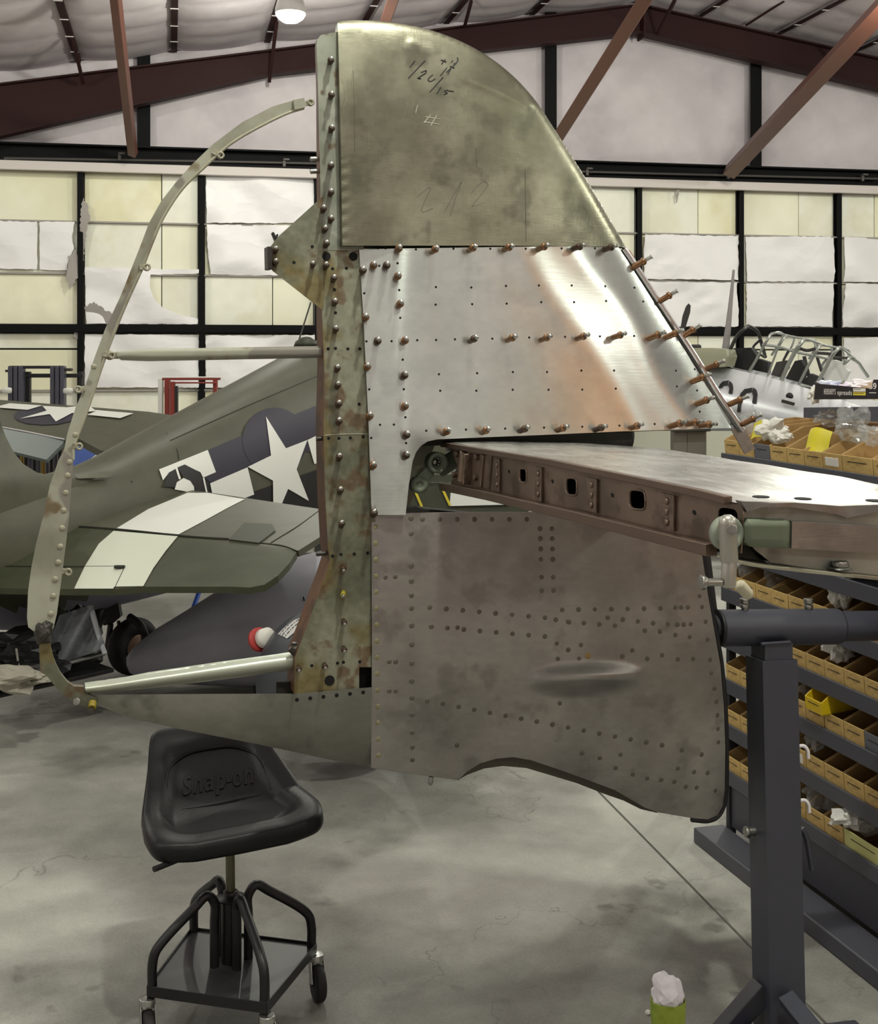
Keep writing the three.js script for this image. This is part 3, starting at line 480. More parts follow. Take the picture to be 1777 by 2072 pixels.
riv(along(760, 1066, 766, 1529, 15), MAT.rivetYellow); riv([1049, 1080, 1145, 1176, 1205, 1231, 1266, 1304, 1342, 1378, 1412, 1446, 1482, 1512, 1537].map((y, i) => [832 + i * 0.2, y]), MAT.rivet, 1.1);
riv(along(855, 1051, 1066, 1051, 7)); for (const x of [1093, 1117]) riv([1070, 1090, 1111, 1132, 1168, 1195].map((y) => [x + (y - 1070) * 0.03, y]));
riv(along(870, 1229, 1103, 1250, 8)); riv(along(1150, 1258, 1245, 1266, 4)); riv(along(873, 1268, 1103, 1288, 8)); riv(along(1138, 1234, 1337, 1231, 7)); riv(along(1230, 1250, 1322, 1261, 4));
riv(along(865, 1418, 1340, 1508, 16), MAT.rivet, 1.05); riv([[925, 1508], [1178, 1524], [1214, 1534], [1256, 1527], [1246, 1554], [1281, 1567], [1310, 1575], [1338, 1578], [1365, 1582], [1388, 1592], [1410, 1594], [1448, 1600], [1380, 1518], [1372, 1555], [1405, 1562], [1432, 1564]]);
riv([[1416, 1206], [1421, 1228], [1428, 1258], [1432, 1294], [1437, 1335], [1440, 1362], [1446, 1393], [1450, 1420], [1452, 1447], [1453, 1475], [1454, 1502], [1420, 1527], [1367, 1229], [1379, 1229], [1392, 1229], [1371, 1264], [1384, 1264], [1398, 1263], [1352, 1263], [1367, 1285], [1396, 1289], [1305, 1276], [1336, 1278], [1310, 1333], [1372, 1334], [1340, 1326], [1403, 1333], [1127, 1302], [1150, 1315], [1176, 1305], [1129, 1333], [1172, 1333], [1260, 1328], [1280, 1316], [1133, 1423], [1125, 1254], [1152, 1259], [780, 1168], [800, 1167], [788, 1339], [801, 1339], [788, 1398], [801, 1398], [926, 1270 + 0], [1002, 1338]].slice(0, 44));
riv([[1190, 1327]], std(0x9a8150, 0.5, 0.4), 1.25);
const hole = (list, S, r = 0.0032) => { for (const [x, y] of list) stud('rivet_hole', holeG, MAT.hole, S(x, y), surfN(S, x, y), r); };
const m4 = (x, y) => [700 + x / 2.962, 450 + y / 2.962];
hole([[192, 155], [237, 155], [420, 162], [645, 158], [866, 158], [1078, 158], [1293, 156], [1493, 155], [200, 260], [310, 245], [110, 425], [320, 406], [326, 572], [540, 388], [752, 390], [960, 381], [1157, 378], [1354, 378], [1555, 383], [1731, 391], [538, 493], [757, 490], [964, 487], [1171, 478], [1368, 478], [1560, 471], [123, 713], [274, 712], [428, 706], [541, 705], [654, 701], [878, 697], [1099, 690], [1314, 686], [1523, 683], [1728, 680], [341, 823], [558, 910], [787, 904], [1001, 897], [1206, 897], [1412, 888], [1608, 888], [140, 1001], [347, 1000], [566, 1009], [782, 1009], [1000, 1003], [1215, 1003], [1417, 1002], [1618, 996], [205, 1213], [288, 1212], [357, 1168], [152, 1292], [361, 1323], [482, 1249], [720, 1242], [955, 1236], [1188, 1230], [1417, 1225], [1640, 1218]].map(([x, y]) => m4(x, y)), midS, 0.0029);
hole([[1284, 582], [1302, 610], [1368, 750], [1406, 747], [1370, 782], [1411, 790], [1416, 833], [1480, 858], [1325, 858]], midS, 0.0029);
hole([[667, 93], [664, 163], [667, 227], [669, 296], [667, 360], [632, 499], [595, 531], [673, 544], [701, 543], [677, 586], [679, 633], [664, 706], [679, 705], [704, 706], [728, 706], [665, 887], [686, 887], [709, 886], [735, 884], [673, 1125], [690, 1122], [717, 1121], [744, 1119], [695, 1340], [683, 1342], [728, 1339], [631, 1347], [727, 818]], (x, y) => fin(x, y, tSpar(y) + (x < 652 && y < 640 ? 0.0032 : 0)), 0.004);
hole(along(601, 1416, 735, 1401, 6), (x, y) => fin(x, y, tCone(x, y)), 0.0048);
hole([[660.5, 518]], (x, y) => fin(x, y, tSpar(y) + 0.0032), 0.0105); hole([[667, 1377]], sparS, 0.0125);
hole([[715, 519]], (x, y) => fin(x, y, tSpar(y)), 0.011);

// clecos: sprung copper pins holding the sheets, each a body with a steel plunger
const clecoG = new THREE.LatheGeometry([[0, -0.004], [0.0042, -0.004], [0.0042, 0], [0.0066, 0.001], [0.0072, 0.003], [0.0072, 0.026], [0.0092, 0.0275], [0.0094, 0.031], [0.0082, 0.0335], [0.0072, 0.035], [0.004, 0.036], [0, 0.036]].map(([r, t]) => new THREE.Vector2(r, t)), 12);
const clecoTipG = new THREE.LatheGeometry([[0, 0.0355], [0.0044, 0.0355], [0.0044, 0.049], [0.0058, 0.0505], [0.0052, 0.053], [0, 0.0535]].map(([r, t]) => new THREE.Vector2(r, t)), 10);
function cleco(S, bx, by, tx, ty, L = 0.052, mat) {
  const P = S(bx, by), r = ray(tx, ty).normalize(), w = P.clone().sub(CAM), b = w.dot(r), c = w.lengthSq() - L * L, q = Math.max(0, b * b - c), T = r.multiplyScalar(b - Math.sqrt(q)).add(CAM), d = T.sub(P).normalize();
  const m = mk('cleco', clecoG, mat ?? (rnd() < 0.35 ? MAT.clecoDark : MAT.cleco), tail); m.position.copy(P); m.quaternion.setFromUnitVectors(UP, d); m.scale.setScalar(L / 0.052);
  mk('plunger', clecoTipG, MAT.steel, m);
}
const head = (S, list, L) => { for (const [x, y] of list) { const k = clamp((x - 700) / 500); cleco(S, x - 2 - 22 * k, y + 9 - k, x, y, L); } };
head((x, y) => fin(x, y, tMid(x, Math.max(y, 504))), [[810, 499], [885, 500.6], [963, 498], [1037.6, 497], [1110, 495.6], [1183, 495.6], [1247, 497]]);
head(midS, [[736, 543], [758, 533], [785, 533], [808, 555], [813, 611], [741.5, 638], [766.5, 686], [823, 685], [745, 738], [822, 755.5], [823, 818], [750, 837.6], [826, 876], [825, 917.6], [757, 938], [759, 1034], [965, 682], [1044, 680], [1115, 679.6], [1191, 677], [1265.5, 674.5], [909, 869], [990, 867], [1070, 864], [1149, 862.6], [1227, 862], [1300, 858]]);
for (const [a, b, c, d] of [[1312, 685, 1346, 672], [1347, 683, 1382, 668], [1280, 542, 1319, 519], [1332, 611, 1374, 586], [1381, 681, 1418, 658], [1428, 747, 1466, 730], [1401, 772, 1438, 757], [1411, 817, 1444, 804], [1474, 819, 1518, 800], [1501, 859, 1546, 836], [1356, 863, 1390, 852], [1390, 858, 1422, 852], [1416, 861, 1450, 857]]) cleco((x, y) => fin(x, y, Math.max(0.012, tMid(x, y))), a, b, c, d, 0.056, MAT.cleco);
for (const [x, y] of [[671, 118], [672, 188], [672.4, 256], [671, 331], [656, 418], [671, 385], [671, 439], [659, 459], [662, 489], [677, 559], [679, 607], [680.5, 662], [684, 741], [685, 775], [687, 813], [687.5, 848], [688, 920.5], [690, 988], [693, 1056], [696, 1155], [698, 1264], [698, 1319], [659, 1353], [606, 1358], [661, 533]]) cleco(sparS, x - 3, y + (y > 1140 ? -9 : 9), x, y, y > 1140 ? 0.04 : 0.046, MAT.clecoDark);
cleco(sparS, 695, 1198, 695, 1207, 0.04, std(0x99922e, 0.5, 0.3));
for (const [x, y] of [[634, 531], [559, 501], [559, 526]]) cleco((a, b) => fin(a, b, tSpar(b) + 0.003), x - 2, y + 9, x, y, 0.04, MAT.clecoDark);
for (const [x, y] of [[1443, 1655]]) void x, y;
// bearing arm seen through the slot beside the rudder post
mk('bearing_arm', join([turned(fin(880, 935, 0.01), fin(880, 935, 0.01).add(nA.clone().multiplyScalar(0.1)), [[0.008, 0], [0.026, 0], [0.026, 0.03], [0.023, 0.033], [0.017, 0.033], [0.016, 0.026], [0.008, 0.026], [0.008, 0]], 28), bar(fin(872, 950, 0.02), fin(838, 985, 0.02), 0.03, 0.018, nA, 0.006), turned(fin(845, 980, 0.008), fin(845, 980, 0.008).add(nA), [[0.006, 0], [0.021, 0], [0.021, 0.022], [0.006, 0.022], [0.006, 0]], 24), bar(fin(885, 950, 0.0), fin(925, 925, 0), 0.045, 0.02, nA, 0.006)]), MAT.greenPrimer, tail);
{ const c = fin(880, 935, 0.04); mk('bearing', join([new THREE.SphereGeometry(0.0065, 14, 10).translate(c.x, c.y, c.z), ...Array.from({ length: 10 }, (_, i) => { const a = i / 10 * 6.283, p = c.clone().addScaledVector(uA, Math.cos(a) * 0.0125).addScaledVector(UP, Math.sin(a) * 0.0125).addScaledVector(nA, -0.004); return new THREE.SphereGeometry(0.0032, 8, 6).translate(p.x, p.y, p.z); })]), MAT.steel, tail); }
mk('slot_bracket', sheetGeo([[826, 992], [885, 982], [895, 990], [895, 984], [940, 990], [900, 975], [830, 980]], (x, y) => fin(x, y, 0.012), push(nA, 0.01), { cell: 20 }), MAT.greenPrimer, tail);
rebase(tail);

// ---------------------------------------------------------------- rudder frame: curved trailing edge strip with its ribs
const rudder = thing('rudder_frame', 'curved pale green rudder trailing edge strip with two bare ribs left of the rudder post', 'rudder frame');
MAT.stripTex = std(0xffffff, 0.62, 0.1, { map: tex(1024, (u, v) => { const n = fbm(u, v, 6, 6, 311), m = fbm(u, v, 5, 4, 315), e = fbm(u, v, 12, 4, 318); let c = mix3([132, 131, 116], [168, 168, 152], smooth(0.3, 0.7, n)); c = mix3(c, [124, 120, 112], smooth(0.53, 0.56, m) * 0.85); c = mix3(c, [96, 76, 50], smooth(0.68, 0.8, e) * 0.7); return c; }) });
const RO = [[598, 202], [552, 215], [492, 246], [433, 290], [386, 335], [355, 370], [327, 406], [303, 449], [281, 507], [245, 598], [214, 664], [193, 720], [172, 784], [153, 826], [137, 876], [129, 914]];
const RI = [[616, 219], [583, 229], [512, 264], [465, 293], [418, 335], [370, 382], [331, 441], [307, 496], [290, 540], [260, 606], [233, 671], [211, 730], [184, 811], [165, 865], [151, 903], [149, 930]];
const rBow = (x, y) => 0.012 + 0.006 * Math.sin((x + y) / 190);
mk('trailing_edge_strip', sheetGeo([...RO, [150, 932], ...RI.slice(0, -1).reverse()], (x, y) => fin(x, y, rBow(x, y)), push(nA, 0.022), { cell: 12 }), MAT.stripTex, rudder);
mk('inner_flange', tubeGeo(RI.map(([x, y]) => fin(x - 1, y, rBow(x, y) + 0.001)), 0.0035, { rad: 6 }), MAT.primer, rudder);
const BL = [[129, 912], [118, 934], [101, 983], [88, 1044], [73, 1102], [63, 1152], [56.6, 1198], [54.7, 1250], [57, 1269], [73, 1281], [88, 1290], [98, 1298], [106, 1280], [115, 1243], [124, 1175], [132, 1113], [140, 1044], [145, 976], [149, 930]];
mk('balance_blade', sheetGeo(BL, (x, y) => fin(x, y, 0.014 + 0.006 * clamp((x - 60) / 70) + 0.003 * smooth(18, 14, segDist(x, y, [[140, 930], [128, 1050], [112, 1180], [104, 1280]]))), push(nA, 0.02), { cell: 8 }), MAT.stripTex, rudder);
for (const [x, y] of [[141, 935], [137, 962], [133, 997], [129, 1033], [126, 1069], [122, 1106], [118, 1138], [112, 1172], [108, 1206], [103, 1242], [152, 880], [190, 742]]) { const m = mk('rivet', rivG, MAT.primer, rudder); m.position.copy(fin(x, y, 0.0225)); m.quaternion.setFromUnitVectors(UP, nA); m.scale.set(1.1, 2, 1.1); }
tag(mk('lower_arm', sheetGeo([[79, 1300], [100, 1296], [103, 1312], [108, 1332], [114, 1347], [122, 1363], [136, 1380], [149, 1389], [169, 1390], [172, 1403], [195, 1412], [196, 1428], [185, 1437], [160, 1424], [146, 1420], [139, 1414], [114, 1392], [94, 1367], [82, 1360], [80, 1332]], (x, y) => fin(x, y, 0.018), push(nA, 0.02), { cell: 10 }), MAT.sparSkin, rudder), 'stained curved arm down to the tail cone');
mk('arm_joint', join([crumple(0.02, 0.026, 0.02, 3, 0.3, 2).translate(...fin(88, 1280, 0.02).toArray()), cyl(fin(80, 1296, 0.0), fin(101, 1258, 0.02), 0.01)]), MAT.darkSteel, rudder);
for (const [x, y, m] of [[157, 1417, MAT.steel], [184, 1437, MAT.darkSteel]]) mk('bolt', cyl(fin(x, y, 0.012), fin(x - 2, y + 3, 0.06), 0.0085, 6), m, rudder);
mk('bolt_sleeve', cyl(fin(188, 1421, 0.02), fin(186, 1433, 0.035), 0.009), std(0x8f7f2a, 0.5), rudder);
mk('end_fitting', join([sheetGeo([[594, 202], [616, 198], [618, 217], [597, 222]], (x, y) => fin(x, y, 0.02), push(nA, 0.02), { cell: 14 }), sheetGeo([[616, 205], [634, 203], [636, 211], [617, 214]], (x, y) => fin(x, y, 0.012), push(nA, 0.008), { cell: 14 })]), MAT.stripTex, rudder);
const ringAt = (x, y, o, r = 0.009) => turned(fin(x, y, o), fin(x, y, o).add(nA), [[r * 0.42, 0], [r, 0], [r, 0.008], [r * 0.42, 0.008], [r * 0.42, 0]], 14);
for (const [x, y, bx, by] of [[446, 315, 430, 306], [297, 541, 282, 541], [226, 719, 208, 716], [160, 903, 146, 902], [138, 1157, 122, 1155], [158, 788, 172, 786], [628, 208, 620, 209]]) mk('hinge_lug', join([ringAt(x, y, 0.006), bar(fin(bx, by, 0.01), fin(x, y, 0.01), 0.012, 0.006, nA, 0.001)]), MAT.primer, rudder);
const ribT = (yc, hh, w) => (x, y) => w * Math.sqrt(Math.max(0.03, 1 - ((y - yc(x)) / hh(x)) ** 2));
const flatT = (yc, hh, w) => (x, y) => w * Math.max(0.2, 1 - Math.abs((y - yc(x)) / hh(x)) ** 5);
const rib1 = flatT((x) => lerp(717, 712, (x - 215) / 440), (x) => lerp(9, 13.5, clamp((x - 230) / 60)), 0.02), rib2 = ribT((x) => lerp(1395, 1338, (x - 172) / 424), (x) => lerp(9, 17.5, (x - 172) / 424), 0.024);
tag(mk('upper_rib', sheetGeo([[238, 711], [300, 706], [657, 700], [657, 724], [300, 731], [246, 729], [236, 722]], (x, y) => fin(x, y, rib1(x, y)), mirrorBack(rib1), { cell: [24, 4] }), MAT.stripTex, rudder), 'level upper rib');
mk('upper_rib_end', join([ringAt(222, 719, 0.0, 0.011), bar(fin(222, 719, 0.005), fin(245, 719, 0.005), 0.016, 0.01, nA)]), MAT.primer, rudder);
tag(mk('lower_rib', sheetGeo([[172, 1388], [300, 1362], [450, 1340], [593, 1321], [597, 1355], [450, 1375], [300, 1393], [174, 1404]], (x, y) => fin(x, y, rib2(x, y)), mirrorBack(rib2), { cell: [24, 4] }), std(0xc9cfc0, 0.4, 0.5), rudder), 'pale tapered lower rib above the tail cone');
mk('rib_bolts', join([cyl(fin(588, 1318, 0.02), fin(604, 1312, 0.02), 0.01, 8), cyl(fin(597, 1300, 0.01), fin(597, 1336, 0.01), 0.009, 8), cyl(fin(586, 1312, 0.03), fin(600, 1326, 0.03), 0.007, 8)]), MAT.darkSteel, rudder);
rebase(rudder);

// ---------------------------------------------------------------- horizontal stabiliser pointing at the viewer
const stab = thing('horizontal_stabilizer', 'bare metal horizontal stabilizer jutting from the fin slot with copper toned spar', 'stabilizer');
const sR = at(915, 940, 3.08), sT = at(1495, 1075, 1.82), sD = V(sT.x - sR.x, 0, sT.z - sR.z).normalize(), sN = V(-sD.z, 0, sD.x).normalize();   // sN points along the chord
const sNn = sN.x < 0 ? sN.clone() : sN.clone().negate(), sC = sNn.clone().negate();                // outward of the spar web / towards the leading edge
const spPl = new Pl(sR, sNn), KT = sR.distanceTo(V(sT.x, sR.y, sT.z));
const kOf = (P) => P.clone().sub(sR).dot(sD);
const spKY = (x, y) => { const P = spPl.hit(x, y); return [kOf(P), P.y - sR.y]; };
const topA = spKY(915, 898), topB = spKY(1495, 1012), botA = spKY(915, 976), botB = spKY(1470, 1117);
const topAt = (k) => lerp(topA[1], topB[1], (k - topA[0]) / (topB[0] - topA[0])), botAt = (k) => lerp(botA[1], botB[1], (k - botA[0]) / (botB[0] - botA[0]));
const SP = (k, y, o = 0) => sR.clone().addScaledVector(sD, k).add(V(0, y, 0)).addScaledVector(sNn, o);
{
  const o = [[912, 905], [926, 942], [910, 985], [1001, 1003], [1091, 1024], [1181, 1042], [1300, 1072], [1450, 1108], [1500, 1120], [1505, 1040], [1500, 1022], [1300, 974], [1125, 938], [1001, 914]].map(([x, y]) => spKY(x, y));
  const hol = (x, y, w, h) => { const r = []; for (let i = 0; i < 16; i++) { const a = -i / 16 * 6.2832, c = Math.cos(a), s = Math.sin(a); r.push(spKY(x + w * Math.sign(c) * Math.pow(Math.abs(c), 0.55), y + h * Math.sign(s) * Math.pow(Math.abs(s), 0.55) + 0.18 * w * c)); } return r; };
  const H4 = [[1059.5, 962, 6.5, 13], [1157.5, 984.5, 10, 16], [1290.5, 1011, 15, 18], [1474, 1050, 20, 22]];
  tag(mk('rear_spar', plate(o, sD, UP, sNn, SP(0, 0, -0.0015), 0.002, H4.map((h) => hol(...h))), MAT.copperAlu, stab), 'copper brown spar web with oval lightening holes');
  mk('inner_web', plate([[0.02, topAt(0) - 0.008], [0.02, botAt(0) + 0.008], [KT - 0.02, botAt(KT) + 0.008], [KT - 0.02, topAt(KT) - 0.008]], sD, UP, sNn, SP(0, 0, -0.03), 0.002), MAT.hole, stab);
  for (const [x, y, w, h] of H4.slice(0, 3)) { const p = hol(x, y, w * 1.12, h * 1.1).map(([k, yy]) => SP(k, yy, 0.0005)); p.push(p[0]); mk('hole_rim', tubeGeo(p, 0.0022, { rad: 6 }), MAT.copperAlu, stab); }
  const fl = (pts, a, b, o) => { const q = pts.map(([x, y]) => { const [k, yy] = spKY(x, y); return SP(k, yy, o); }); return join(q.slice(1).map((p, i) => bar(q[i], p, a, b, sNn, 0.0015))); };
  mk('upper_flange', fl([[900, 899], [1125, 936], [1300, 972], [1420, 997], [1480, 1012]], 0.012, 0.014, 0.005), MAT.flange, stab);
  mk('lower_flange', fl([[906, 984], [1001, 1003], [1091, 1024], [1181, 1044], [1300, 1074], [1455, 1112]], 0.018, 0.02, 0.012), MAT.flange, stab);
  for (const [x, y0, y1, w] of [[1010, 928, 994, 0.02], [1094, 945, 1014, 0.024], [1203, 968, 1036, 0.028], [1357, 1000, 1072, 0.03]]) {
    const [k0, a] = spKY(x, y0), [, b] = spKY(x, y1), s = mk('stiffener', join([new THREE.BoxGeometry(w * 1.5, a - b, 0.002).applyMatrix4(basis(sD, UP, sNn, SP(k0 - w * 0.2, (a + b) / 2, 0.002))), rbox(0.004, a - b, 0.006, 0.0015).applyMatrix4(basis(sD, UP, sNn, SP(k0 + w * 0.62, (a + b) / 2, 0.003)))]), MAT.copperAlu, stab);
    for (const t of [0.2, 0.5, 0.8]) { const m = mk('rivet', new THREE.SphereGeometry(0.0062, 10, 6, 0, 6.2832, 0, 1.6).scale(1, 0.6, 1), MAT.copperAlu, s); m.position.copy(SP(k0 - w * 0.2, lerp(a, b, t), 0.003)); m.quaternion.setFromUnitVectors(UP, sNn); }
  }
  for (const [x, y] of [[1031, 954], [1119, 974], [1240, 1002], [1406, 1037]]) { const m = mk('rivet_hole', holeG, MAT.hole, stab), [k, yy] = spKY(x, y); m.position.copy(SP(k, yy, 0.001)); m.quaternion.setFromUnitVectors(UP, sNn); m.scale.set(0.0035, 1, 0.0055); }
  // root attachment: folded channel and bolts
  const P = (x, y, off) => { const [k, yy] = spKY(x, y); return SP(k, yy, off); };
  mk('root_channel', join([tubeGeo([P(945, 914, 0.006), P(940, 972, 0.006)], 0.011, { rad: 12, smoothPath: false, flat: 1 }), bar(P(958, 918, 0.01), P(954, 980, 0.01), 0.006, 0.024, sNn), bar(P(981, 918, 0.004), P(976, 985, 0.004), 0.018, 0.008, sNn), sheetGeo([[935, 908], [996, 922], [990, 990], [930, 974]], (x, y) => spPl.hit(x, y, 0.0025), push(sNn, 0.002), { cell: 30 })]), MAT.copperAlu, stab);
  for (const [x, y] of [[931, 919], [925, 960], [971, 925], [968, 966]]) mk('bolt', cyl(P(x, y, 0), P(x, y, 0.012), 0.0072, 6), MAT.copperAlu, stab);
}
// skin: airfoil shell lofted from root to tip
{
  const NK = 30, NU = 22, pos = [], uv = [], idx = [];
  const chord = (k) => lerp(0.68, 0.56, k / KT), mid = (k) => lerp((topAt(0) + botAt(0)) / 2, (topAt(KT) + botAt(KT)) / 2, k / KT);
  const sec = (k, j, top) => { const f = 1 - Math.pow(1 - j / NU, 1.6), c = chord(k), th = Math.pow(Math.max(0, 1 - f * f), 0.75); const t0 = topAt(k) - mid(k) + 0.003 - 0.008 * smooth(0.7, 1, k / KT), b0 = mid(k) - botAt(k) + 0.003; const dr = 0.0186 * Math.min(1.6, f * c / 0.23) * smooth(0.55, 1, k / KT); const y = mid(k) - dr + (top ? t0 * th : -(b0 * th + 0.012 * Math.sin(Math.PI * Math.min(1, f * 1.3)) * (k / KT))); return SP(k, y, -f * c); };
  const K = (i) => lerp(-0.03, KT - 0.004, i / NK);
  for (const top of [true, false]) { const b = pos.length / 3; for (let i = 0; i <= NK; i++) for (let j = 0; j <= NU; j++) { const k = K(i), P = sec(k, j, top); P.y += 0.0006 * Math.sin(k * 21 + j); pos.push(P.x, P.y, P.z); uv.push(k * 1.4, j / NU * 0.8); } for (let i = 0; i < NK; i++) for (let j = 0; j < NU; j++) { const a = b + i * (NU + 1) + j, c = a + NU + 1; top ? idx.push(a, c, a + 1, a + 1, c, c + 1) : idx.push(a, a + 1, c, a + 1, c + 1, c); } }
  const g = new THREE.BufferGeometry(); g.setAttribute('position', new THREE.Float32BufferAttribute(pos, 3)); g.setAttribute('uv', new THREE.Float32BufferAttribute(uv, 2)); g.setIndex(idx); g.computeVertexNormals();
  const n = g.attributes.normal, a = V(n.getX(NU * 2), n.getY(NU * 2), n.getZ(NU * 2)); if (a.y < 0) { const ix = g.index.array; for (let i = 0; i < ix.length; i += 3) { const t = ix[i]; ix[i] = ix[i + 1]; ix[i + 1] = t; } g.computeVertexNormals(); }
  MAT.stabSkin = std(0xffffff, 1, 0.9, { map: tex(1024, (u, v) => { const n = fbm(u, v, 4, 5, 331), st = fbm(u * 0.25, v, 60, 3, 335), b = fbm(u, v, 6, 4, 338); return mix3(mix3([196, 194, 192], [226, 224, 222], smooth(0.3, 0.7, st)), [168, 162, 156], smooth(0.55, 0.75, b) * 0.5 + n * 0.1); }), roughnessMap: roughTex(341, 0.2, 0.4, 8), bumpMap: scratchA, bumpScale: 0.0004 });
  tag(mk('skin', g, MAT.stabSkin, stab), 'smeared polished top skin');
  // tip end: rib plate, blocks and the flange of the lower skin
  const tipPl = new Pl(SP(KT, 0, 0), sD), T = (x, y, o = 0) => tipPl.hit(x, y, o);
  const rib = sheetGeo([[1500, 1019], [1600, 1024], [1660, 1024], [1777, 1020], [1900, 1016], [1900, 1172], [1777, 1164], [1640, 1150], [1560, 1138], [1528, 1112], [1508, 1085], [1500, 1050]], (x, y) => T(x, y, 0.0), push(sD, 0.004), { cell: 20 });
  tag(mk('tip_rib', rib, std(0xffffff, 1, 0.55, { map: aluTex(351, [150, 152, 144], [188, 190, 182], [112, 112, 104], 0.8), roughnessMap: roughTex(355, 0.35, 0.6) }), stab), 'scuffed tip rib facing the viewer');
  mk('upper_lip', sheetGeo([[1500, 1014], [1560, 1018], [1610, 1017], [1650, 1020], [1700, 1024], [1777, 1021], [1900, 1018], [1900, 1034], [1777, 1035], [1715, 1048], [1690, 1040], [1600, 1026], [1540, 1026], [1512, 1036]], (x, y) => T(x, y, 0.014 + 0.006 * Math.sin(x / 40)), push(sD, 0.016), { cell: 14 }), MAT.aluOld, stab);
  tag(mk('green_block', sheetGeo([[1513, 1050], [1594, 1052], [1600, 1058], [1599, 1107], [1590, 1110], [1518, 1106], [1510, 1098], [1508, 1062]], (x, y) => T(x, y, 0.022 - 0.006 * smooth(6, 0, segDist(x, y, [[1513, 1050], [1594, 1052], [1600, 1058], [1599, 1107], [1590, 1110], [1518, 1106], [1510, 1098], [1508, 1062], [1513, 1050]]))), push(sD, 0.024), { cell: 8 }), std(0x67705c, 0.55), stab), 'flat olive green block');
  mk('balance_channel', sheetGeo([[1603, 1055], [1777, 1066], [1900, 1072], [1900, 1124], [1777, 1120], [1602, 1110]], (x, y) => T(x, y, 0.02), push(sD, 0.022), { cell: 24 }), MAT.aluOld, stab);
  mk('lower_lip', sheetGeo([[1488, 1134], [1560, 1146], [1640, 1154], [1777, 1168], [1900, 1178], [1900, 1186], [1777, 1174], [1620, 1158], [1520, 1146], [1488, 1138]], (x, y) => T(x, y, 0.025), push(sD, 0.05), { cell: 20 }), MAT.primer, stab);
  mk('lower_web', sheetGeo([[1455, 1060], [1512, 1050], [1512, 1100], [1530, 1124], [1560, 1144], [1488, 1136], [1470, 1118]], (x, y) => T(x, y, -0.012), push(sD, 0.012), { cell: 20 }), MAT.inside, stab);
  mk('bolt', join([cyl(T(1700, 1147, 0.01), T(1700, 1135, 0.01), 0.013, 6), cyl(T(1700, 1152, 0.01), T(1700, 1147, 0.01), 0.018, 10)]), MAT.steel, stab);
  for (const [x, y] of [[1540, 1008], [1625, 1012], [1770, 1016]]) { const r = ray(x, y), kk = 1; const P = at(x, y, kk), t = (sR.y + topAt(KT) - 0.0 - H) / r.y; const m = mk('slot_hole', holeG, MAT.hole, stab); const Q = ray(x, y).multiplyScalar(t * 0.995).add(CAM); m.position.copy(Q).add(V(0, 0.002, 0)); m.scale.set(0.012, 1.5, 0.016); }
  // hinge: clevis tube, green bushing disc, bolts and a loose plug
  const tq = (x, y, o) => T(x, y, o);
  tag(mk('hinge_bush', turned(tq(1466, 1078, -0.004), tq(1466, 1078, -0.004).add(sD), [[0.012, 0], [0.0245, 0], [0.0245, 0.012], [0.022, 0.016], [0.012, 0.016], [0.012, 0]], 30), std(0x8c9484, 0.55), stab), 'pale green round hinge bush');
  mk('clevis', join([turned(tq(1476, 1136, 0.045), tq(1472, 1040, 0.045), [[0, 0], [0.0125, 0], [0.0125, 0.052], [0.011, 0.06], [0.005, 0.064], [0, 0.064]], 22), turned(tq(1474, 1190, 0.045), tq(1476, 1136, 0.045), [[0, 0], [0.008, 0], [0.0105, 0.005], [0.0105, 0.045], [0, 0.045]], 20)]), std(0xb4b2a8, 0.35, 0.7), stab);
  mk('clevis_bolt', cyl(tq(1482, 1072, 0.055), tq(1482, 1072, 0.072), 0.0078, 6), MAT.steel, stab);
  mk('cross_bolt', join([cyl(tq(1460, 1178, 0.045), tq(1425, 1178, 0.045), 0.0055), cyl(tq(1428, 1178, 0.045), tq(1417, 1178, 0.045), 0.0105, 6)]), MAT.steel, stab);
  mk('rubber_plug', turned(tq(1494, 1180, 0.03), tq(1520, 1209, 0.03), [[0, 0], [0.006, 0], [0.0085, 0.004], [0.0085, 0.022], [0.006, 0.027], [0, 0.028]], 14), std(0xb9b39b, 0.8), stab);
}
rebase(stab);

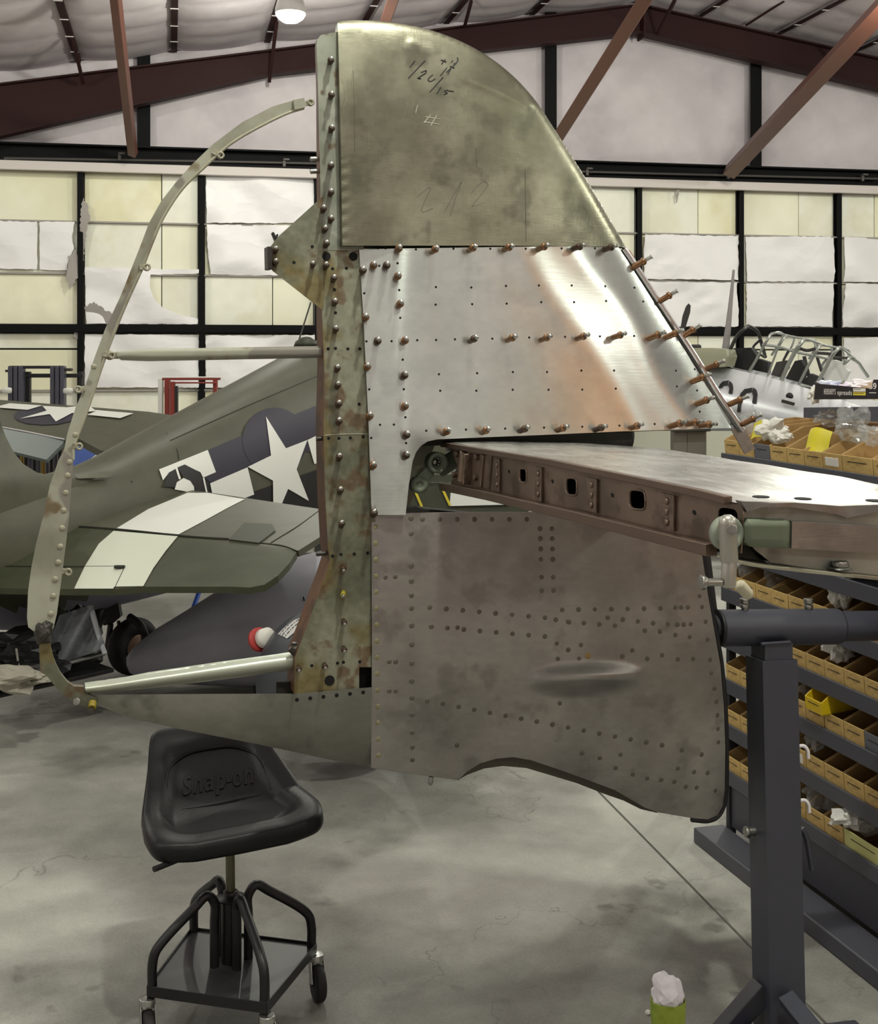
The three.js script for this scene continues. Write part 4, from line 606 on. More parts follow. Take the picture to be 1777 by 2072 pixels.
// ---------------------------------------------------------------- grey steel stand that carries the tail
MAT.standPaint = std(0x383a44, 0.45); MAT.standDark = std(0x2c2c32, 0.5);
const stand = thing('tail_stand', 'blue grey painted steel stand with square post and round tube', 'stand');
{
  const q = (x, y) => finPl.hit(x, y, 0.03);
  mk('support_tube', join([turned(q(1449, 1271), q(1720, 1267), [[0.034, 0], [0.046, 0], [0.0475, 0.004], [0.0475, 0.36], [0.046, 0.365], [0.04, 0.365], [0.04, 0.56], [0, 0.56]], 36)]), MAT.standPaint, stand);
  mk('tube_liner', turned(q(1440, 1271), q(1720, 1267), [[0, 0], [0.034, 0], [0.036, 0.003], [0.036, 0.1], [0, 0.1]], 30), MAT.standDark, stand);
  mk('end_ring', turned(q(1449, 1271), q(1720, 1267), [[0.034, -0.004], [0.0485, -0.004], [0.0495, 0.002], [0.0485, 0.006], [0.034, 0.006], [0.034, -0.004]], 36), MAT.trim, stand);
  for (const x of [1507, 1636]) { const a = q(x, 1234), b = a.clone().add(V(0, 0.1, 0)); mk('set_screw', join([turned(a, b, [[0, -0.01], [0.008, -0.01], [0.008, 0.012], [0, 0.012]], 10), cyl(a.clone().add(V(0, 0.004, 0)), a.clone().add(V(0, 0.014, 0)), 0.0125, 6), cyl(a.clone().add(V(0, 0.017, 0)), a.clone().add(V(0, 0.03, 0)), 0.0135, 6)]), MAT.steel, stand); }
  const pA = Math.atan(0.22), px_ = V(Math.cos(pA), 0, -Math.sin(pA)), pz = V(Math.sin(pA), 0, Math.cos(pA)), s = 0.098;
  const top = at(1561, 1330, 3.36), foot = at(1578, 2085, 3.31); foot.y = 0.0;
  const tube = (a, b, w, th) => { const o = [[-w / 2, -w / 2], [w / 2, -w / 2], [w / 2, w / 2], [-w / 2, w / 2]], i = o.map(([x, y]) => [x * (1 - 2 * th / w), y * (1 - 2 * th / w)]).reverse(); const L = a.distanceTo(b), g = plate(o, V(1, 0, 0), V(0, 1, 0), V(0, 0, 1), V(0, 0, 0), L, [i], 0.0); const t = a.clone().sub(b).normalize(), X = px_.clone().addScaledVector(t, -px_.dot(t)).normalize(), Y = t.clone().cross(X); return g.applyMatrix4(basis(X, Y, t, b)); };
  mk('outer_post', tube(top, foot, s, 0.006), MAT.standPaint, stand);
  mk('inner_post', tube(top.clone().add(V(0, 0.045, 0.006)), top.clone().add(V(0, -0.3, 0.0)), s - 0.02, 0.006), MAT.standPaint, stand);
  mk('saddle_weld', bar(top.clone().add(px_.clone().multiplyScalar(-0.042)).add(V(0, 0.047, 0.045)), top.clone().add(px_.clone().multiplyScalar(0.042)).add(V(0, 0.048, 0.045)), 0.008, 0.01, pz, 0.003), MAT.standPaint, stand);
  const lockP = at(1516, 1683, 3.34);
  mk('lock_bolt', join([cyl(lockP, lockP.clone().addScaledVector(px_, 0.05), 0.011, 8), cyl(lockP.clone().addScaledVector(px_, -0.012), lockP, 0.015, 6)]), MAT.steel, stand);
  for (const [x, y, b] of [[1622, 1522, 0], [1624, 1632, 0]]) { const P = at(x, y, 3.36); mk('hook', tubeGeo([P.clone().add(V(-0.012, 0.014, 0)), P.clone().add(V(0.006, 0.016, 0)), P.clone().add(V(0.016, 0.004, 0)), P.clone().add(V(0.018, -0.016, 0))], 0.005, { rad: 8 }), MAT.strap, stand); }
  const side = at(1632, 1720, 3.36);
  mk('handle_bar', tubeGeo([at(1622, 1676, 3.36), at(1630, 1690, 3.36), at(1640, 1740, 3.36), at(1643, 1760, 3.36)], 0.008, { rad: 8 }), MAT.standPaint, stand);
  const cen = foot.clone();
  mk('base_leg', join([bar(cen.clone().addScaledVector(px_, -0.22).add(V(0, 0.012, 0.05)), cen.clone().addScaledVector(px_, 0.22).add(V(0, 0.012, 0.05)), 0.08, 0.024, UP, 0.006)]), MAT.standPaint, stand);
  mk('base_leg', bar(cen.clone().addScaledVector(pz, 0.1).add(V(0, 0.02, 0)), cen.clone().addScaledVector(pz, 0.6).add(V(0, 0.02, 0)), 0.06, 0.04, UP, 0.006), MAT.standPaint, stand);
  mk('diagonal_brace', bar(at(1545, 1998, 3.31), cen.clone().addScaledVector(px_, -0.2).add(V(0, -0.02, 0)), 0.05, 0.05, pz, 0.004), MAT.standDark, stand);
  mk('front_brace', bar(at(1592, 2018, 3.25), cen.clone().addScaledVector(pz, 0.4).addScaledVector(px_, 0.02).add(V(0, 0.05, 0)), 0.045, 0.03, pz, 0.004), MAT.standPaint, stand);
}
rebase(stand);

// ---------------------------------------------------------------- steel rack of small parts bins
MAT.rack = std(0x4b4c54, 0.5, 0.2); MAT.rackDark = std(0x2b2b31, 0.6, 0.1);
MAT.card = std(0xffffff, 0.8, 0, { map: stain([196, 166, 104], [178, 148, 88], [206, 178, 116], 6, 401) });
MAT.cardIn = std(0xffffff, 0.85, 0, { map: stain([172, 140, 90], [154, 122, 74], [184, 152, 100], 6, 405) });
MAT.yellowBin = std(0xd6b716, 0.45); MAT.greyLabel = std(0x63656c, 0.6); MAT.paper = std(0xe4e2da, 0.8); MAT.print = std(0x2a261f, 0.8); MAT.greenish = std(0xc9c784, 0.75);
MAT.bag = phy(0xf2f4f4, 0.16, 0, { transmission: 0.86, thickness: 0, ior: 1.3, side: THREE.DoubleSide });
MAT.bagMilky = phy(0xf1f0ea, 0.4, 0, { transmission: 0.3, thickness: 0 }); MAT.yellowSheet = std(0xc9bd1e, 0.55);
const eS = V(0.262, 0, 0.965).normalize(), fS = V(eS.z, 0, -eS.x);          // along the rack towards the viewer / into the rack
const s0 = at(1462, 1697, 4.62); s0.y = 0;
const rackPl = new Pl(s0, fS.clone().negate());
const RKP = (e, y, f) => s0.clone().addScaledVector(eS, e).addScaledVector(fS, f).add(V(0, y, 0));
const rkE = (x, y) => { const P = rackPl.hit(x, y); return [P.clone().sub(s0).dot(eS), P.y]; };
const bx = (e0, e1, y0, y1, f0, f1, r = 0.004) => (r ? rbox(Math.abs(e1 - e0), Math.abs(y1 - y0), Math.abs(f1 - f0), r) : new THREE.BoxGeometry(Math.abs(e1 - e0), Math.abs(y1 - y0), Math.abs(f1 - f0))).applyMatrix4(basis(eS.clone(), UP, eS.clone().cross(UP), RKP((e0 + e1) / 2, (y0 + y1) / 2, (f0 + f1) / 2)));
const rack = thing('parts_rack', 'long dark grey steel rack of tilted shelves full of small parts bins behind the stand', 'rack');
const RL = 1.5, ROWS_Y = [1.452, 1.292, 1.13, 0.972, 0.806, 0.648, 0.49, 0.325];  // height of the bins' front lip per shelf
{
  for (const y of ROWS_Y) {
    mk('shelf', join([bx(0, RL, y - 0.072, y - 0.066, 0, 0.3, 0), bx(0, RL, y - 0.1, y - 0.05, -0.006, 0.004, 0.002)]), MAT.rack, rack);
  }
  for (const e of [0.0, RL]) mk('upright', join([bx(e - 0.012, e + 0.012, 0.02, 1.42, 0.28, 0.34), bx(e - 0.012, e + 0.012, 0.03, 1.38, 0.02, 0.05)]), MAT.rackDark, rack);
  mk('back_panel', bx(0, RL, 0.05, 1.47, 0.315, 0.325, 0), MAT.rackDark, rack);
  mk('lower_panel', bx(0.0, RL, 0.06, 0.262, 0.03, 0.04, 0), MAT.rack, rack);
  mk('side_panel', bx(-0.004, 0.002, 0.05, 0.5, 0.05, 0.3, 0), MAT.rack, rack);
  mk('foot_bar', bx(-0.03, RL, 0.0, 0.055, -0.1, 0.02, 0.006), MAT.rack, rack);
  mk('far_tray', join([bx(-0.02, RL, 1.395, 1.405, 0.34, 0.66, 0), bx(-0.02, -0.012, 1.395, 1.56, 0.34, 0.66, 0), bx(0.2, RL, 1.4, 1.46, 0.655, 0.665, 0)]), MAT.rack, rack);
}
rebase(rack);
// one bin of each width with its parts, then copies
const binG = {};
function bin(name, e, w, y, f, tilt, label, group, { front = MAT.card, body = MAT.cardIn, hi = 0.1, lip = 0.062, len = 0.27, labelMat } = {}) {
  const g = thing(name, label, name === 'plastic_bin' ? 'bin' : 'bin', group), th = 0.004, W = w - 0.004;
  const X = eS, Z = eS.clone().cross(UP);                 // local: x along the rack, z towards the aisle
  const sideP = [[0, 0], [len, 0], [len, hi], [len * 0.45, hi], [0, lip]];
  const k = [w, hi, lip, len].join();
  binG[k] ??= { front: rbox(W, lip, th, 0.0015).translate(0, lip / 2, 0), side: plate(sideP, V(0, 0, -1), UP, V(1, 0, 0), V(0, 0, 0), th), back: new THREE.BoxGeometry(W, hi, th).translate(0, hi / 2, -len), base: new THREE.BoxGeometry(W, th, len).translate(0, th / 2, -len / 2) };
  const G = binG[k];
  mk('front_panel', G.front, front, g); const a = mk('side_panel', G.side, body, g); a.position.x = -W / 2; const b = mk('side_panel', G.side, body, g); b.position.x = W / 2 - th;
  mk('back_panel', G.back, body, g); mk('base', G.base, body, g);
  if (labelMat) mk('label', rbox(W * 0.7, lip * 0.5, 0.002, 0.0008).translate(0, lip * 0.5, th / 2 + 0.0005), labelMat, g);
  else mk('label_line', new THREE.BoxGeometry(W * 0.62, 0.0025, 0.001).translate(0, lip * 0.66, th / 2 + 0.0003), MAT.print, g);
  const m = basis(X, UP, Z, RKP(e + w / 2, y, f)); g.applyMatrix4(m); g.rotateX(tilt); return g;
}
const ORD = ['first', 'second', 'third', 'fourth', 'fifth', 'sixth', 'seventh', 'eighth', 'ninth', 'tenth', 'eleventh', 'twelfth', 'thirteenth', 'fourteenth'];
const SHELF = ['top shelf', null, null, 'first shelf under stabilizer', 'second shelf under stabilizer', 'third shelf under stabilizer', 'fourth shelf under stabilizer', 'lowest shelf'];
const SPECIAL = { '5_7': 'yellow', '5_8': 'grey', '7_7': 'stained', '0_2': 'grey', '0_6': 'marked', '6_4': 'white' };
ROWS_Y.forEach((y, r) => {
  if (r === 1 || r === 2) return;
  let e = r === 0 ? 0.0 : 0.01, i = 0;
  while (e < 1.25) {
    const w = r === 7 && i === 7 ? 0.2 : r === 0 && i === 7 ? 0.16 : 0.107, sp = SPECIAL[r + '_' + i], lip = r === 0 ? 0.052 : r === 3 && i === 3 ? 0.075 : 0.06;
    const look = sp === 'grey' ? 'cardboard bin with a plain grey front' : sp === 'stained' ? 'wide cardboard bin with a stained greenish yellow front' : sp === 'marked' ? 'cardboard bin with black print on its front' : sp === 'white' ? 'cardboard bin with a white printed label' : 'tan cardboard parts bin';
    if (y > 0) bin('parts_bin', e, w, y - lip - 0.002, 0.012, r === 0 ? 0.1 : 0.08, `${look}, ${ORD[i]} from far end of ${SHELF[r]}`, 'cardboard parts bins in the rack', { hi: r === 0 ? 0.1 : 0.105, lip, front: sp === 'grey' ? MAT.greyLabel : sp === 'stained' ? MAT.greenish : MAT.card, labelMat: sp === 'white' ? MAT.paper : sp === 'marked' ? MAT.paper : undefined, len: r === 0 ? 0.29 : 0.27 });
    e += w; i++;
  }
});
for (let i = 0; i < 9; i++) bin('parts_bin', 0.23 + i * 0.107, 0.107, 1.41, 0.62, -0.05, `tan cardboard bin of the rear row facing away, ${ORD[i]} from the far end`, 'cardboard parts bins in the rack', { len: -0.26, hi: 0.1, lip: 0.07 });
{ // yellow plastic bin sitting in the third row
  const [e, y] = rkE(1660, 1412), g = bin('plastic_bin', e - 0.05, 0.1, ROWS_Y[5] - 0.005, -0.02, 0.1, 'bright yellow plastic bin perched on the third shelf beside a grey fronted bin', undefined, { front: MAT.yellowBin, body: MAT.yellowBin, hi: 0.085, lip: 0.04, len: 0.16 });
}
// clear bags and sheets lying in the bins
const bagAt = (x, y, f, rx, ry, rz, sd, label, mat = MAT.bag) => { const P = rackPl.hit(x, y, -f), g = crumple(rx, ry, rz, sd, 0.5, 4); g.rotateY(-1.2 + sd); g.translate(P.x, P.y, P.z); solo('plastic_bag', g, mat, label, 'bag', 'clear bags of parts in the bins'); };
bagAt(1563, 870, 0.05, 0.055, 0.04, 0.045, 1, 'milky crumpled bag in the second top shelf bin', MAT.bagMilky);
bagAt(1585, 884, 0.03, 0.035, 0.022, 0.03, 7, 'small white bag at the front of the top shelf', MAT.bagMilky);
bagAt(1682, 845, 0.16, 0.085, 0.028, 0.05, 2, 'clear flat bag across the top shelf dividers');
bagAt(1725, 862, 0.1, 0.06, 0.065, 0.04, 3, 'tall clear bag standing among the top shelf bins');
bagAt(1768, 880, 0.06, 0.05, 0.03, 0.04, 4, 'clear bag at the right end of the top shelf');
bagAt(1520, 850, 0.08, 0.045, 0.05, 0.03, 5, 'pale clear bag beside the fin end tab');
bagAt(1515, 1152, 0.06, 0.045, 0.04, 0.04, 6, 'clear bag in the far bins under the stabilizer');
bagAt(1567, 1172, 0.08, 0.04, 0.04, 0.04, 8, 'clear bag in front of the middle bins under the stabilizer');
bagAt(1700, 1185, 0.04, 0.04, 0.075, 0.04, 9, 'limp clear bag hanging over a bin under the stabilizer', MAT.bagMilky);
bagAt(1700, 1310, 0.05, 0.045, 0.05, 0.04, 10, 'white bag on the second shelf right of the post', MAT.bagMilky);
bagAt(1622, 1382, 0.06, 0.05, 0.04, 0.05, 11, 'clear bag left of the yellow bin');
bagAt(1655, 1480, 0.05, 0.045, 0.06, 0.04, 12, 'bulging clear bag on the fourth shelf right of the post');
bagAt(1662, 1610, 0.05, 0.055, 0.06, 0.045, 13, 'yellowish clear bag on the lowest shelf right of the post');
bagAt(1745, 1650, 0.06, 0.1, 0.05, 0.05, 14, 'big white bag over the stained bin on the lowest shelf', MAT.bagMilky);
for (const [x, y, w, h, sd, l] of [[1537, 868, 0.05, 0.05, 1, 'yellow sheet curled in the first top shelf bins'], [1655, 890, 0.06, 0.07, 2, 'bright yellow card standing in the middle top shelf bin']]) { const P = rackPl.hit(x, y, -0.05), g = new THREE.PlaneGeometry(w * 1.3, h * 1.15, 8, 8), p = g.attributes.position; for (let i = 0; i < p.count; i++) p.setZ(i, 0.012 * Math.sin(p.getX(i) * 50 + sd) + 0.01 * Math.sin(p.getY(i) * 40)); g.computeVertexNormals(); const b = g.clone(); b.translate(0, 0, -0.0012); const ix = b.index.array; for (let i = 0; i < ix.length; i += 3) { const t = ix[i]; ix[i] = ix[i + 1]; ix[i + 1] = t; } const gg = join([g, b]); gg.rotateX(-0.7); gg.rotateY(-0.9); gg.translate(P.x, P.y - 0.005, P.z); solo('yellow_sheet', gg, MAT.yellowSheet, l, 'card'); }
// printed carton on top of the rack
{
  const g = thing('carton', 'black printed open carton lying on top of the parts rack at the right edge', 'box');
  const cp = new Pl(at(1700, 800, 4.1), V(-0.55, 0, 0.83)), C = (x, y, o = 0) => cp.hit(x, y, o), nC = cp.n.clone();
  const o = [[1647, 808], [1650, 776], [1762, 786], [1768, 768], [1800, 768], [1860, 770], [1860, 806], [1777, 807]];
  const cv = document.createElement('canvas'); cv.width = 1024; cv.height = 256; const c = cv.getContext('2d');
  c.fillStyle = '#221d20'; c.fillRect(0, 0, 1024, 256); c.fillStyle = '#c9c4c0'; c.textBaseline = 'middle';
  const X = (x) => (x - 1640) / 160 * 1024, Y = (y) => (y - 764) / 48 * 256;
  const fit = (txt, x0, x1, y, px) => { c.save(); c.font = `bold ${px}px sans-serif`; c.translate(X(x0), Y(y)); c.scale((X(x1) - X(x0)) / c.measureText(txt).width, 1); c.fillText(txt, 0, 0); c.restore(); };
  fit("HERSHEY'S", 1668, 1692.5, 793, 84);
  fit('spreads', 1695.5, 1726, 795, 66);
  c.fillStyle = '#d8d4cc'; c.fillRect(X(1728), Y(785), X(1753) - X(1728), 36); c.fillStyle = '#d3c23a'; c.fillRect(X(1728), Y(793), X(1753) - X(1728), 34); c.fillStyle = '#3a352a'; c.fillRect(X(1729), Y(794.6), 130, 8); c.fillRect(X(1729), Y(787), 90, 6);
  c.fillStyle = '#dedad6'; fit('39', 1760, 1775, 780, 92); c.fillRect(X(1760), Y(793), 90, 8);
  const t = new THREE.CanvasTexture(cv); t.colorSpace = THREE.SRGBColorSpace; t.flipY = false; t.wrapS = t.wrapT = THREE.ClampToEdgeWrapping;
  const fg = sheetGeo(o, (x, y) => C(x, y), null, { cell: 30 }), uv = fg.attributes.uv, fp = fg.attributes.position, O = C(1640, 764), U = V(nC.z, 0, -nC.x).normalize(); if (U.x < 0) U.negate();
  const W = C(1800, 790).sub(O).dot(U), HH = O.y - C(1720, 812).y; for (let i = 0; i < uv.count; i++) { const P = V(0, 0, 0).fromBufferAttribute(fp, i); uv.setXY(i, P.clone().sub(O).dot(U) / W, (O.y - P.y) / HH); }
  MAT.cartonPrint = std(0xffffff, 0.45, 0, { map: t }); MAT.cartonBlack = std(0x221d20, 0.5); MAT.cartonIn = std(0xb79a68, 0.8);
  mk('front_panel', fg, MAT.cartonPrint, g);
  mk('front_core', sheetGeo(o, (x, y) => C(x, y, -0.0008), push(nC, 0.004), { cell: 40 }), MAT.cartonIn, g);
  mk('end_panel', join([sheetGeo([[1640, 806], [1647, 808], [1661, 777], [1650, 772]], (x, y) => C(x, y, -0.03 * (1661 - x) / 14), push(nC, 0.003), { cell: 30 })]), MAT.cartonBlack, g);
  mk('tray', join([bar(C(1662, 804, -0.16), C(1860, 803, -0.16), 0.006, 0.3, nC, 0.001), bar(C(1656, 792, -0.32), C(1860, 790, -0.32), 0.05, 0.004, nC, 0.001)]), MAT.cartonIn, g);
  rebase(g);
  for (const [x, y, o2, rx, ry, sd, l, m] of [[1672, 782, -0.1, 0.045, 0.022, 3, 'bluish crumpled bag sticking out of the black carton', phy(0xd9dff2, 0.25, 0, { transmission: 0.3, thickness: 0 })], [1715, 786, -0.16, 0.06, 0.02, 5, 'lilac white paper bunched inside the black carton', std(0xd9cfe0, 0.6)], [1743, 782, -0.12, 0.045, 0.024, 9, 'white crumpled wrapper at the right of the black carton', std(0xece8ee, 0.5)], [1648, 800, -0.02, 0.02, 0.03, 11, 'white scrap of paper beside the black carton end', MAT.paper]]) { const P = C(x, y, o2), q = crumple(rx, ry, rx * 0.8, sd, 0.5, 4); q.translate(P.x, P.y, P.z); solo('crumpled_wrapper', q, m, l, 'wrapper'); }
}

// ---------------------------------------------------------------- rolling shop stool
const font = await new FontLoader().loadAsync('fonts/droid/droid_sans_bold.typeface.json');
MAT.seat = phy(0x0e0f10, 0.45, 0, { bumpMap: roughTex(501, 0.3, 0.7, 60), bumpScale: 0.0006, specularIntensity: 0.6 }); MAT.blackTube = std(0x121214, 0.45, 0.1); MAT.stoolPlate = std(0x3a3a3b, 0.4, 0.4); MAT.post = std(0x5c5a4a, 0.4, 0.7); MAT.chrome = std(0xb9b9b6, 0.25, 1); MAT.rubber = std(0x1c1a1a, 0.7);
const stool = thing('shop_stool', 'black tractor seat rolling shop stool with four bent tube legs under the tail cone', 'stool');
{
  const SO = V(-0.575, 0.515, -3.47), r = V(0.925, 0.045, -0.38).normalize(), b0 = V(-0.38, 0, -0.925).normalize(), up = r.clone().cross(b0).normalize().multiplyScalar(1), bk = up.clone().cross(r).normalize();
  if (up.y < 0) up.negate();
  const S = (a, b, h) => SO.clone().addScaledVector(r, a).addScaledVector(bk, b).addScaledVector(up, h);
  const halfW = (b) => lerp(0.232, 0.165, smooth(-0.05, 0.24, b)), F0 = -0.19, B1 = 0.25;
  const out = (t) => { // seat outline, rounded
    const c = Math.cos(t), s = Math.sin(t), e = 0.26, sx = Math.sign(c) * Math.pow(Math.abs(c), e), sy = Math.sign(s) * Math.pow(Math.abs(s), e), b = lerp(F0, B1, (sy + 1) / 2); return [sx * halfW(b), b];
  };
  const hgt = (a, b, q) => { // q = 0 centre .. 1 rim
    const back = 0.17 * Math.pow(smooth(0.0, 0.27, b), 1.2), rim = 0.02 * smooth(0.62, 0.8, q) - 0.006 * smooth(0.93, 1, q), front = -0.012 * smooth(-0.1, -0.19, b) * smooth(0.5, 0.8, q);
    return back + rim + front + 0.01 * smooth(0.4, 0.9, Math.abs(a) / halfW(b)) * smooth(0.3, -0.1, b);
  };
  const NA = 72, NR = 26, pos = [], uv = [], idx = [];
  for (let j = 0; j <= NR; j++) for (let i = 0; i <= NA; i++) { const q = j / NR, [a, b] = out(i / NA * Math.PI * 2), aa = a * q, bb = 0.03 + (b - 0.03) * q, P = S(aa, bb, hgt(aa, bb, q)); pos.push(P.x, P.y, P.z); uv.push(aa * 4, bb * 4); }
  for (let j = 0; j < 7; j++) for (let i = 0; i <= NA; i++) { const [a, b] = out(i / NA * Math.PI * 2), k = (j + 1) / 7, inn = j < 6 ? 1 + 0.02 * Math.sin(k * 3.1) - 0.05 * k * k : 0.05, dn = j < 6 ? 0.047 * Math.pow(k, 0.8) + 0.004 : 0.047, P = S(a * inn, 0.03 + (b - 0.03) * inn, hgt(a, b, 1) * (j < 6 ? 1 : 0.15) - dn); pos.push(P.x, P.y, P.z); uv.push(a * 4, b * 4 - k * 0.2); }
  for (let j = 0; j < NR + 7; j++) for (let i = 0; i < NA; i++) { const k = j * (NA + 1) + i; idx.push(k, k + NA + 1, k + 1, k + 1, k + NA + 1, k + NA + 2); }
  const g = new THREE.BufferGeometry(); g.setAttribute('position', new THREE.Float32BufferAttribute(pos, 3)); g.setAttribute('uv', new THREE.Float32BufferAttribute(uv, 2)); g.setIndex(idx); g.computeVertexNormals();
  const seat = mk('seat', g, MAT.seat, stool);
  const surf = (a, b) => S(a, b, hgt(a, b, Math.min(1, Math.max(Math.abs(a) / halfW(b), (b - 0.03) / (B1 - 0.03), (0.03 - b) / (0.03 - F0)))));
  const arch = []; for (let i = 0; i <= 24; i++) { const t = Math.PI * i / 24, c = Math.cos(t), s = Math.sin(t); arch.push(surf(-0.142 * Math.sign(c) * Math.pow(Math.abs(c), 0.6), 0.055 + 0.125 * Math.pow(s, 0.6)).addScaledVector(up, 0.001)); }
  mk('moulded_ridge', tubeGeo(arch, 0.006, { rad: 8 }), MAT.seat, seat);
  mk('moulded_crease', tubeGeo([-0.13, -0.06, 0.06, 0.13].map((a) => surf(a, 0.055).addScaledVector(up, -0.001)), 0.005, { rad: 8 }), MAT.seat, seat);
  const tg = new TextGeometry('Snap-on', { font, size: 0.05, depth: 0.004, curveSegments: 4, bevelEnabled: true, bevelSize: 0.001, bevelThickness: 0.001, bevelSegments: 1 }); tg.computeBoundingBox(); const tw = tg.boundingBox.max.x, p = tg.attributes.position;
  const n0 = (a, b) => surf(a + 0.01, b).sub(surf(a - 0.01, b)).cross(surf(a, b + 0.01).sub(surf(a, b - 0.01))).normalize();
  for (let i = 0; i < p.count; i++) { const x = p.getX(i), y = p.getY(i), a = (x / tw - 0.5) * 0.2 + y * 0.25, b = 0.092 + y * 0.85, P = surf(a, b).addScaledVector(n0(a, b), -0.0015 + p.getZ(i)); p.setXYZ(i, P.x, P.y, P.z); }
  tg.computeVertexNormals(); mk('embossed_lettering', tg, MAT.seat, seat);
  // base
  const FL = at(298, 2012, 3.265), FR = at(540, 2047, 3.18), RR = at(640, 1925, 3.504), RLc = at(388, 1893, 3.6), PY = 0.14; for (const q of [FL, FR, RR, RLc]) q.y = PY;
  const cen = FL.clone().add(FR).add(RR).add(RLc).multiplyScalar(0.25); const post = V(-0.553, 0, -3.41);
  const topSeat = V(post.x - 0.002, 0.5, post.z), e1 = FR.clone().sub(FL).normalize(), e2 = RLc.clone().sub(FL).normalize();
  const loc = (P) => [P.x - cen.x, -(P.z - cen.z)];
  tag(mk('base_plate', plate([FL, FR, RR, RLc].map(loc), V(1, 0, 0), V(0, 0, -1), UP, V(cen.x, PY, cen.z), 0.003), MAT.stoolPlate, stool), 'scuffed grey tool tray plate');
  for (const [a, b] of [[FL, FR], [FR, RR], [RR, RLc], [RLc, FL]]) mk('tray_edge', bar(a.clone().add(V(0, -0.004, 0)), b.clone().add(V(0, -0.004, 0)), 0.004, 0.028, UP, 0.001), MAT.blackTube, stool);
  mk('post', cyl(V(post.x, 0.28, post.z), topSeat, 0.0125, 18), MAT.post, stool);
  mk('post_sleeve', join([cyl(V(post.x, PY, post.z), V(post.x, 0.312, post.z), 0.025, 20), turned(V(post.x, 0.31, post.z), V(post.x, 1, post.z), [[0.013, 0], [0.04, 0], [0.041, 0.004], [0.02, 0.008], [0.02, 0.02], [0.013, 0.022], [0.013, 0]], 28)]), MAT.blackTube, stool);
  mk('seat_bracket', join([rbox(0.06, 0.035, 0.06, 0.008).translate(topSeat.x, 0.462, topSeat.z), rbox(0.13, 0.012, 0.13, 0.004).translate(topSeat.x, 0.484, topSeat.z)]), MAT.blackTube, stool);
  mk('release_lever', tubeGeo([topSeat.clone().add(V(0, -0.035, 0)), S(-0.12, -0.12, -0.045), S(-0.19, -0.17, -0.038), S(-0.228, -0.192, -0.036)], 0.0075, { rad: 8 }), MAT.blackTube, stool);
  for (const q of [FL, FR, RR, RLc]) {
    const inn = post.clone().add(q.clone().sub(post).setY(0).normalize().multiplyScalar(0.048)), c = q.clone().lerp(V(post.x, PY, post.z), 0.06), mid = q.clone().lerp(V(post.x, PY, post.z), 0.55);
    const pts = [V(c.x, PY - 0.01, c.z), V(c.x, 0.2, c.z), V(c.x, 0.232, c.z).lerp(V(inn.x, 0.24, inn.z), 0.06), V(mid.x, 0.312, mid.z), V(inn.x, 0.335, inn.z).lerp(V(mid.x, 0.335, mid.z), 0.35), V(inn.x, 0.31, inn.z), V(inn.x, 0.26, inn.z), V(inn.x, PY, inn.z)];
    mk('leg', tubeGeo(pts, 0.0125, { rad: 12, seg: 48 }), MAT.blackTube, stool);
    const d = V(0.35, 0, 0.94).normalize(), ax = V(d.z, 0, -d.x), wc = V(q.x, 0.048, q.z).addScaledVector(d, 0.02);
    const ca = mk('caster', join([turned(wc.clone().addScaledVector(ax, -0.014), wc.clone().addScaledVector(ax, 1), [[0.008, 0], [0.042, 0], [0.048, 0.006], [0.048, 0.022], [0.042, 0.028], [0.008, 0.028], [0.008, 0]], 26)]), MAT.rubber, stool);
    mk('fork', join([bar(wc.clone().addScaledVector(ax, 0.018), V(q.x, 0.1, q.z).addScaledVector(ax, 0.018), 0.03, 0.003, ax, 0.001), bar(wc.clone().addScaledVector(ax, -0.018), V(q.x, 0.1, q.z).addScaledVector(ax, -0.018), 0.03, 0.003, ax, 0.001), cyl(V(q.x, 0.096, q.z), V(q.x, 0.12, q.z), 0.021, 18)]), MAT.chrome, ca);
  }
}
rebase(stool);
// small things on the floor at the lower edge
{
  const P = at(418, 2092, 3.2); P.y = 0; const q = crumple(0.04, 0.032, 0.03, 4, 0.35, 3); q.translate(P.x + 0.0, 0.032, P.z); solo('rag', q, std(0x9c9a92, 0.9), 'small crumpled grey white rag on the floor below the stool', 'rag');
  const r2 = crumple(0.03, 0.028, 0.03, 6, 0.35, 3), P2 = at(1522, 2092, 3.24); r2.translate(P2.x, 0.028, P2.z); solo('rag', r2, std(0x2438b8, 0.8), 'bright blue rag tucked at the foot of the stand', 'rag');
  const g = thing('paper_cup', 'lime green cup stuffed with crumpled white tissue at the bottom edge', 'cup'), c = at(1352, 2040, 3.12); c.y = 0;
  const tp = 0.19; mk('cup', turned(c, c.clone().add(UP), [[0, 0], [0.03, 0], [0.0325, 0.004], [0.0425, tp - 0.035], [0.0425, tp - 0.002], [0.041, tp], [0.039, tp - 0.004], [0.03, 0.01], [0, 0.008]], 30), std(0xffffff, 0.5, 0, { map: stain([150, 168, 62], [126, 146, 44], [168, 186, 84], 5, 520) }), g);
  const ti = crumple(0.043, 0.052, 0.042, 8, 0.28, 4); ti.translate(c.x, tp + 0.008, c.z); mk('tissue', ti, std(0xe9e4ea, 0.8), g);
  rebase(g);
  const w = rbox(0.07, 0.1, 0.03, 0.006); w.rotateY(0.4); const P3 = c.clone().add(V(-0.04, 0.05, 0.0)); w.translate(P3.x, P3.y, P3.z + 0.02); solo('wood_block', w, std(0xa98670, 0.8), 'small pinkish wood block beside the green cup', 'block');
  const st = crumple(0.008, 0.006, 0.008, 3, 0.3, 2), P4 = at(1311, 2051, 3.415); st.translate(P4.x, 0.006, P4.z); solo('paper_scrap', st, MAT.paper, 'tiny white scrap on the floor left of the green cup', 'scrap');
}

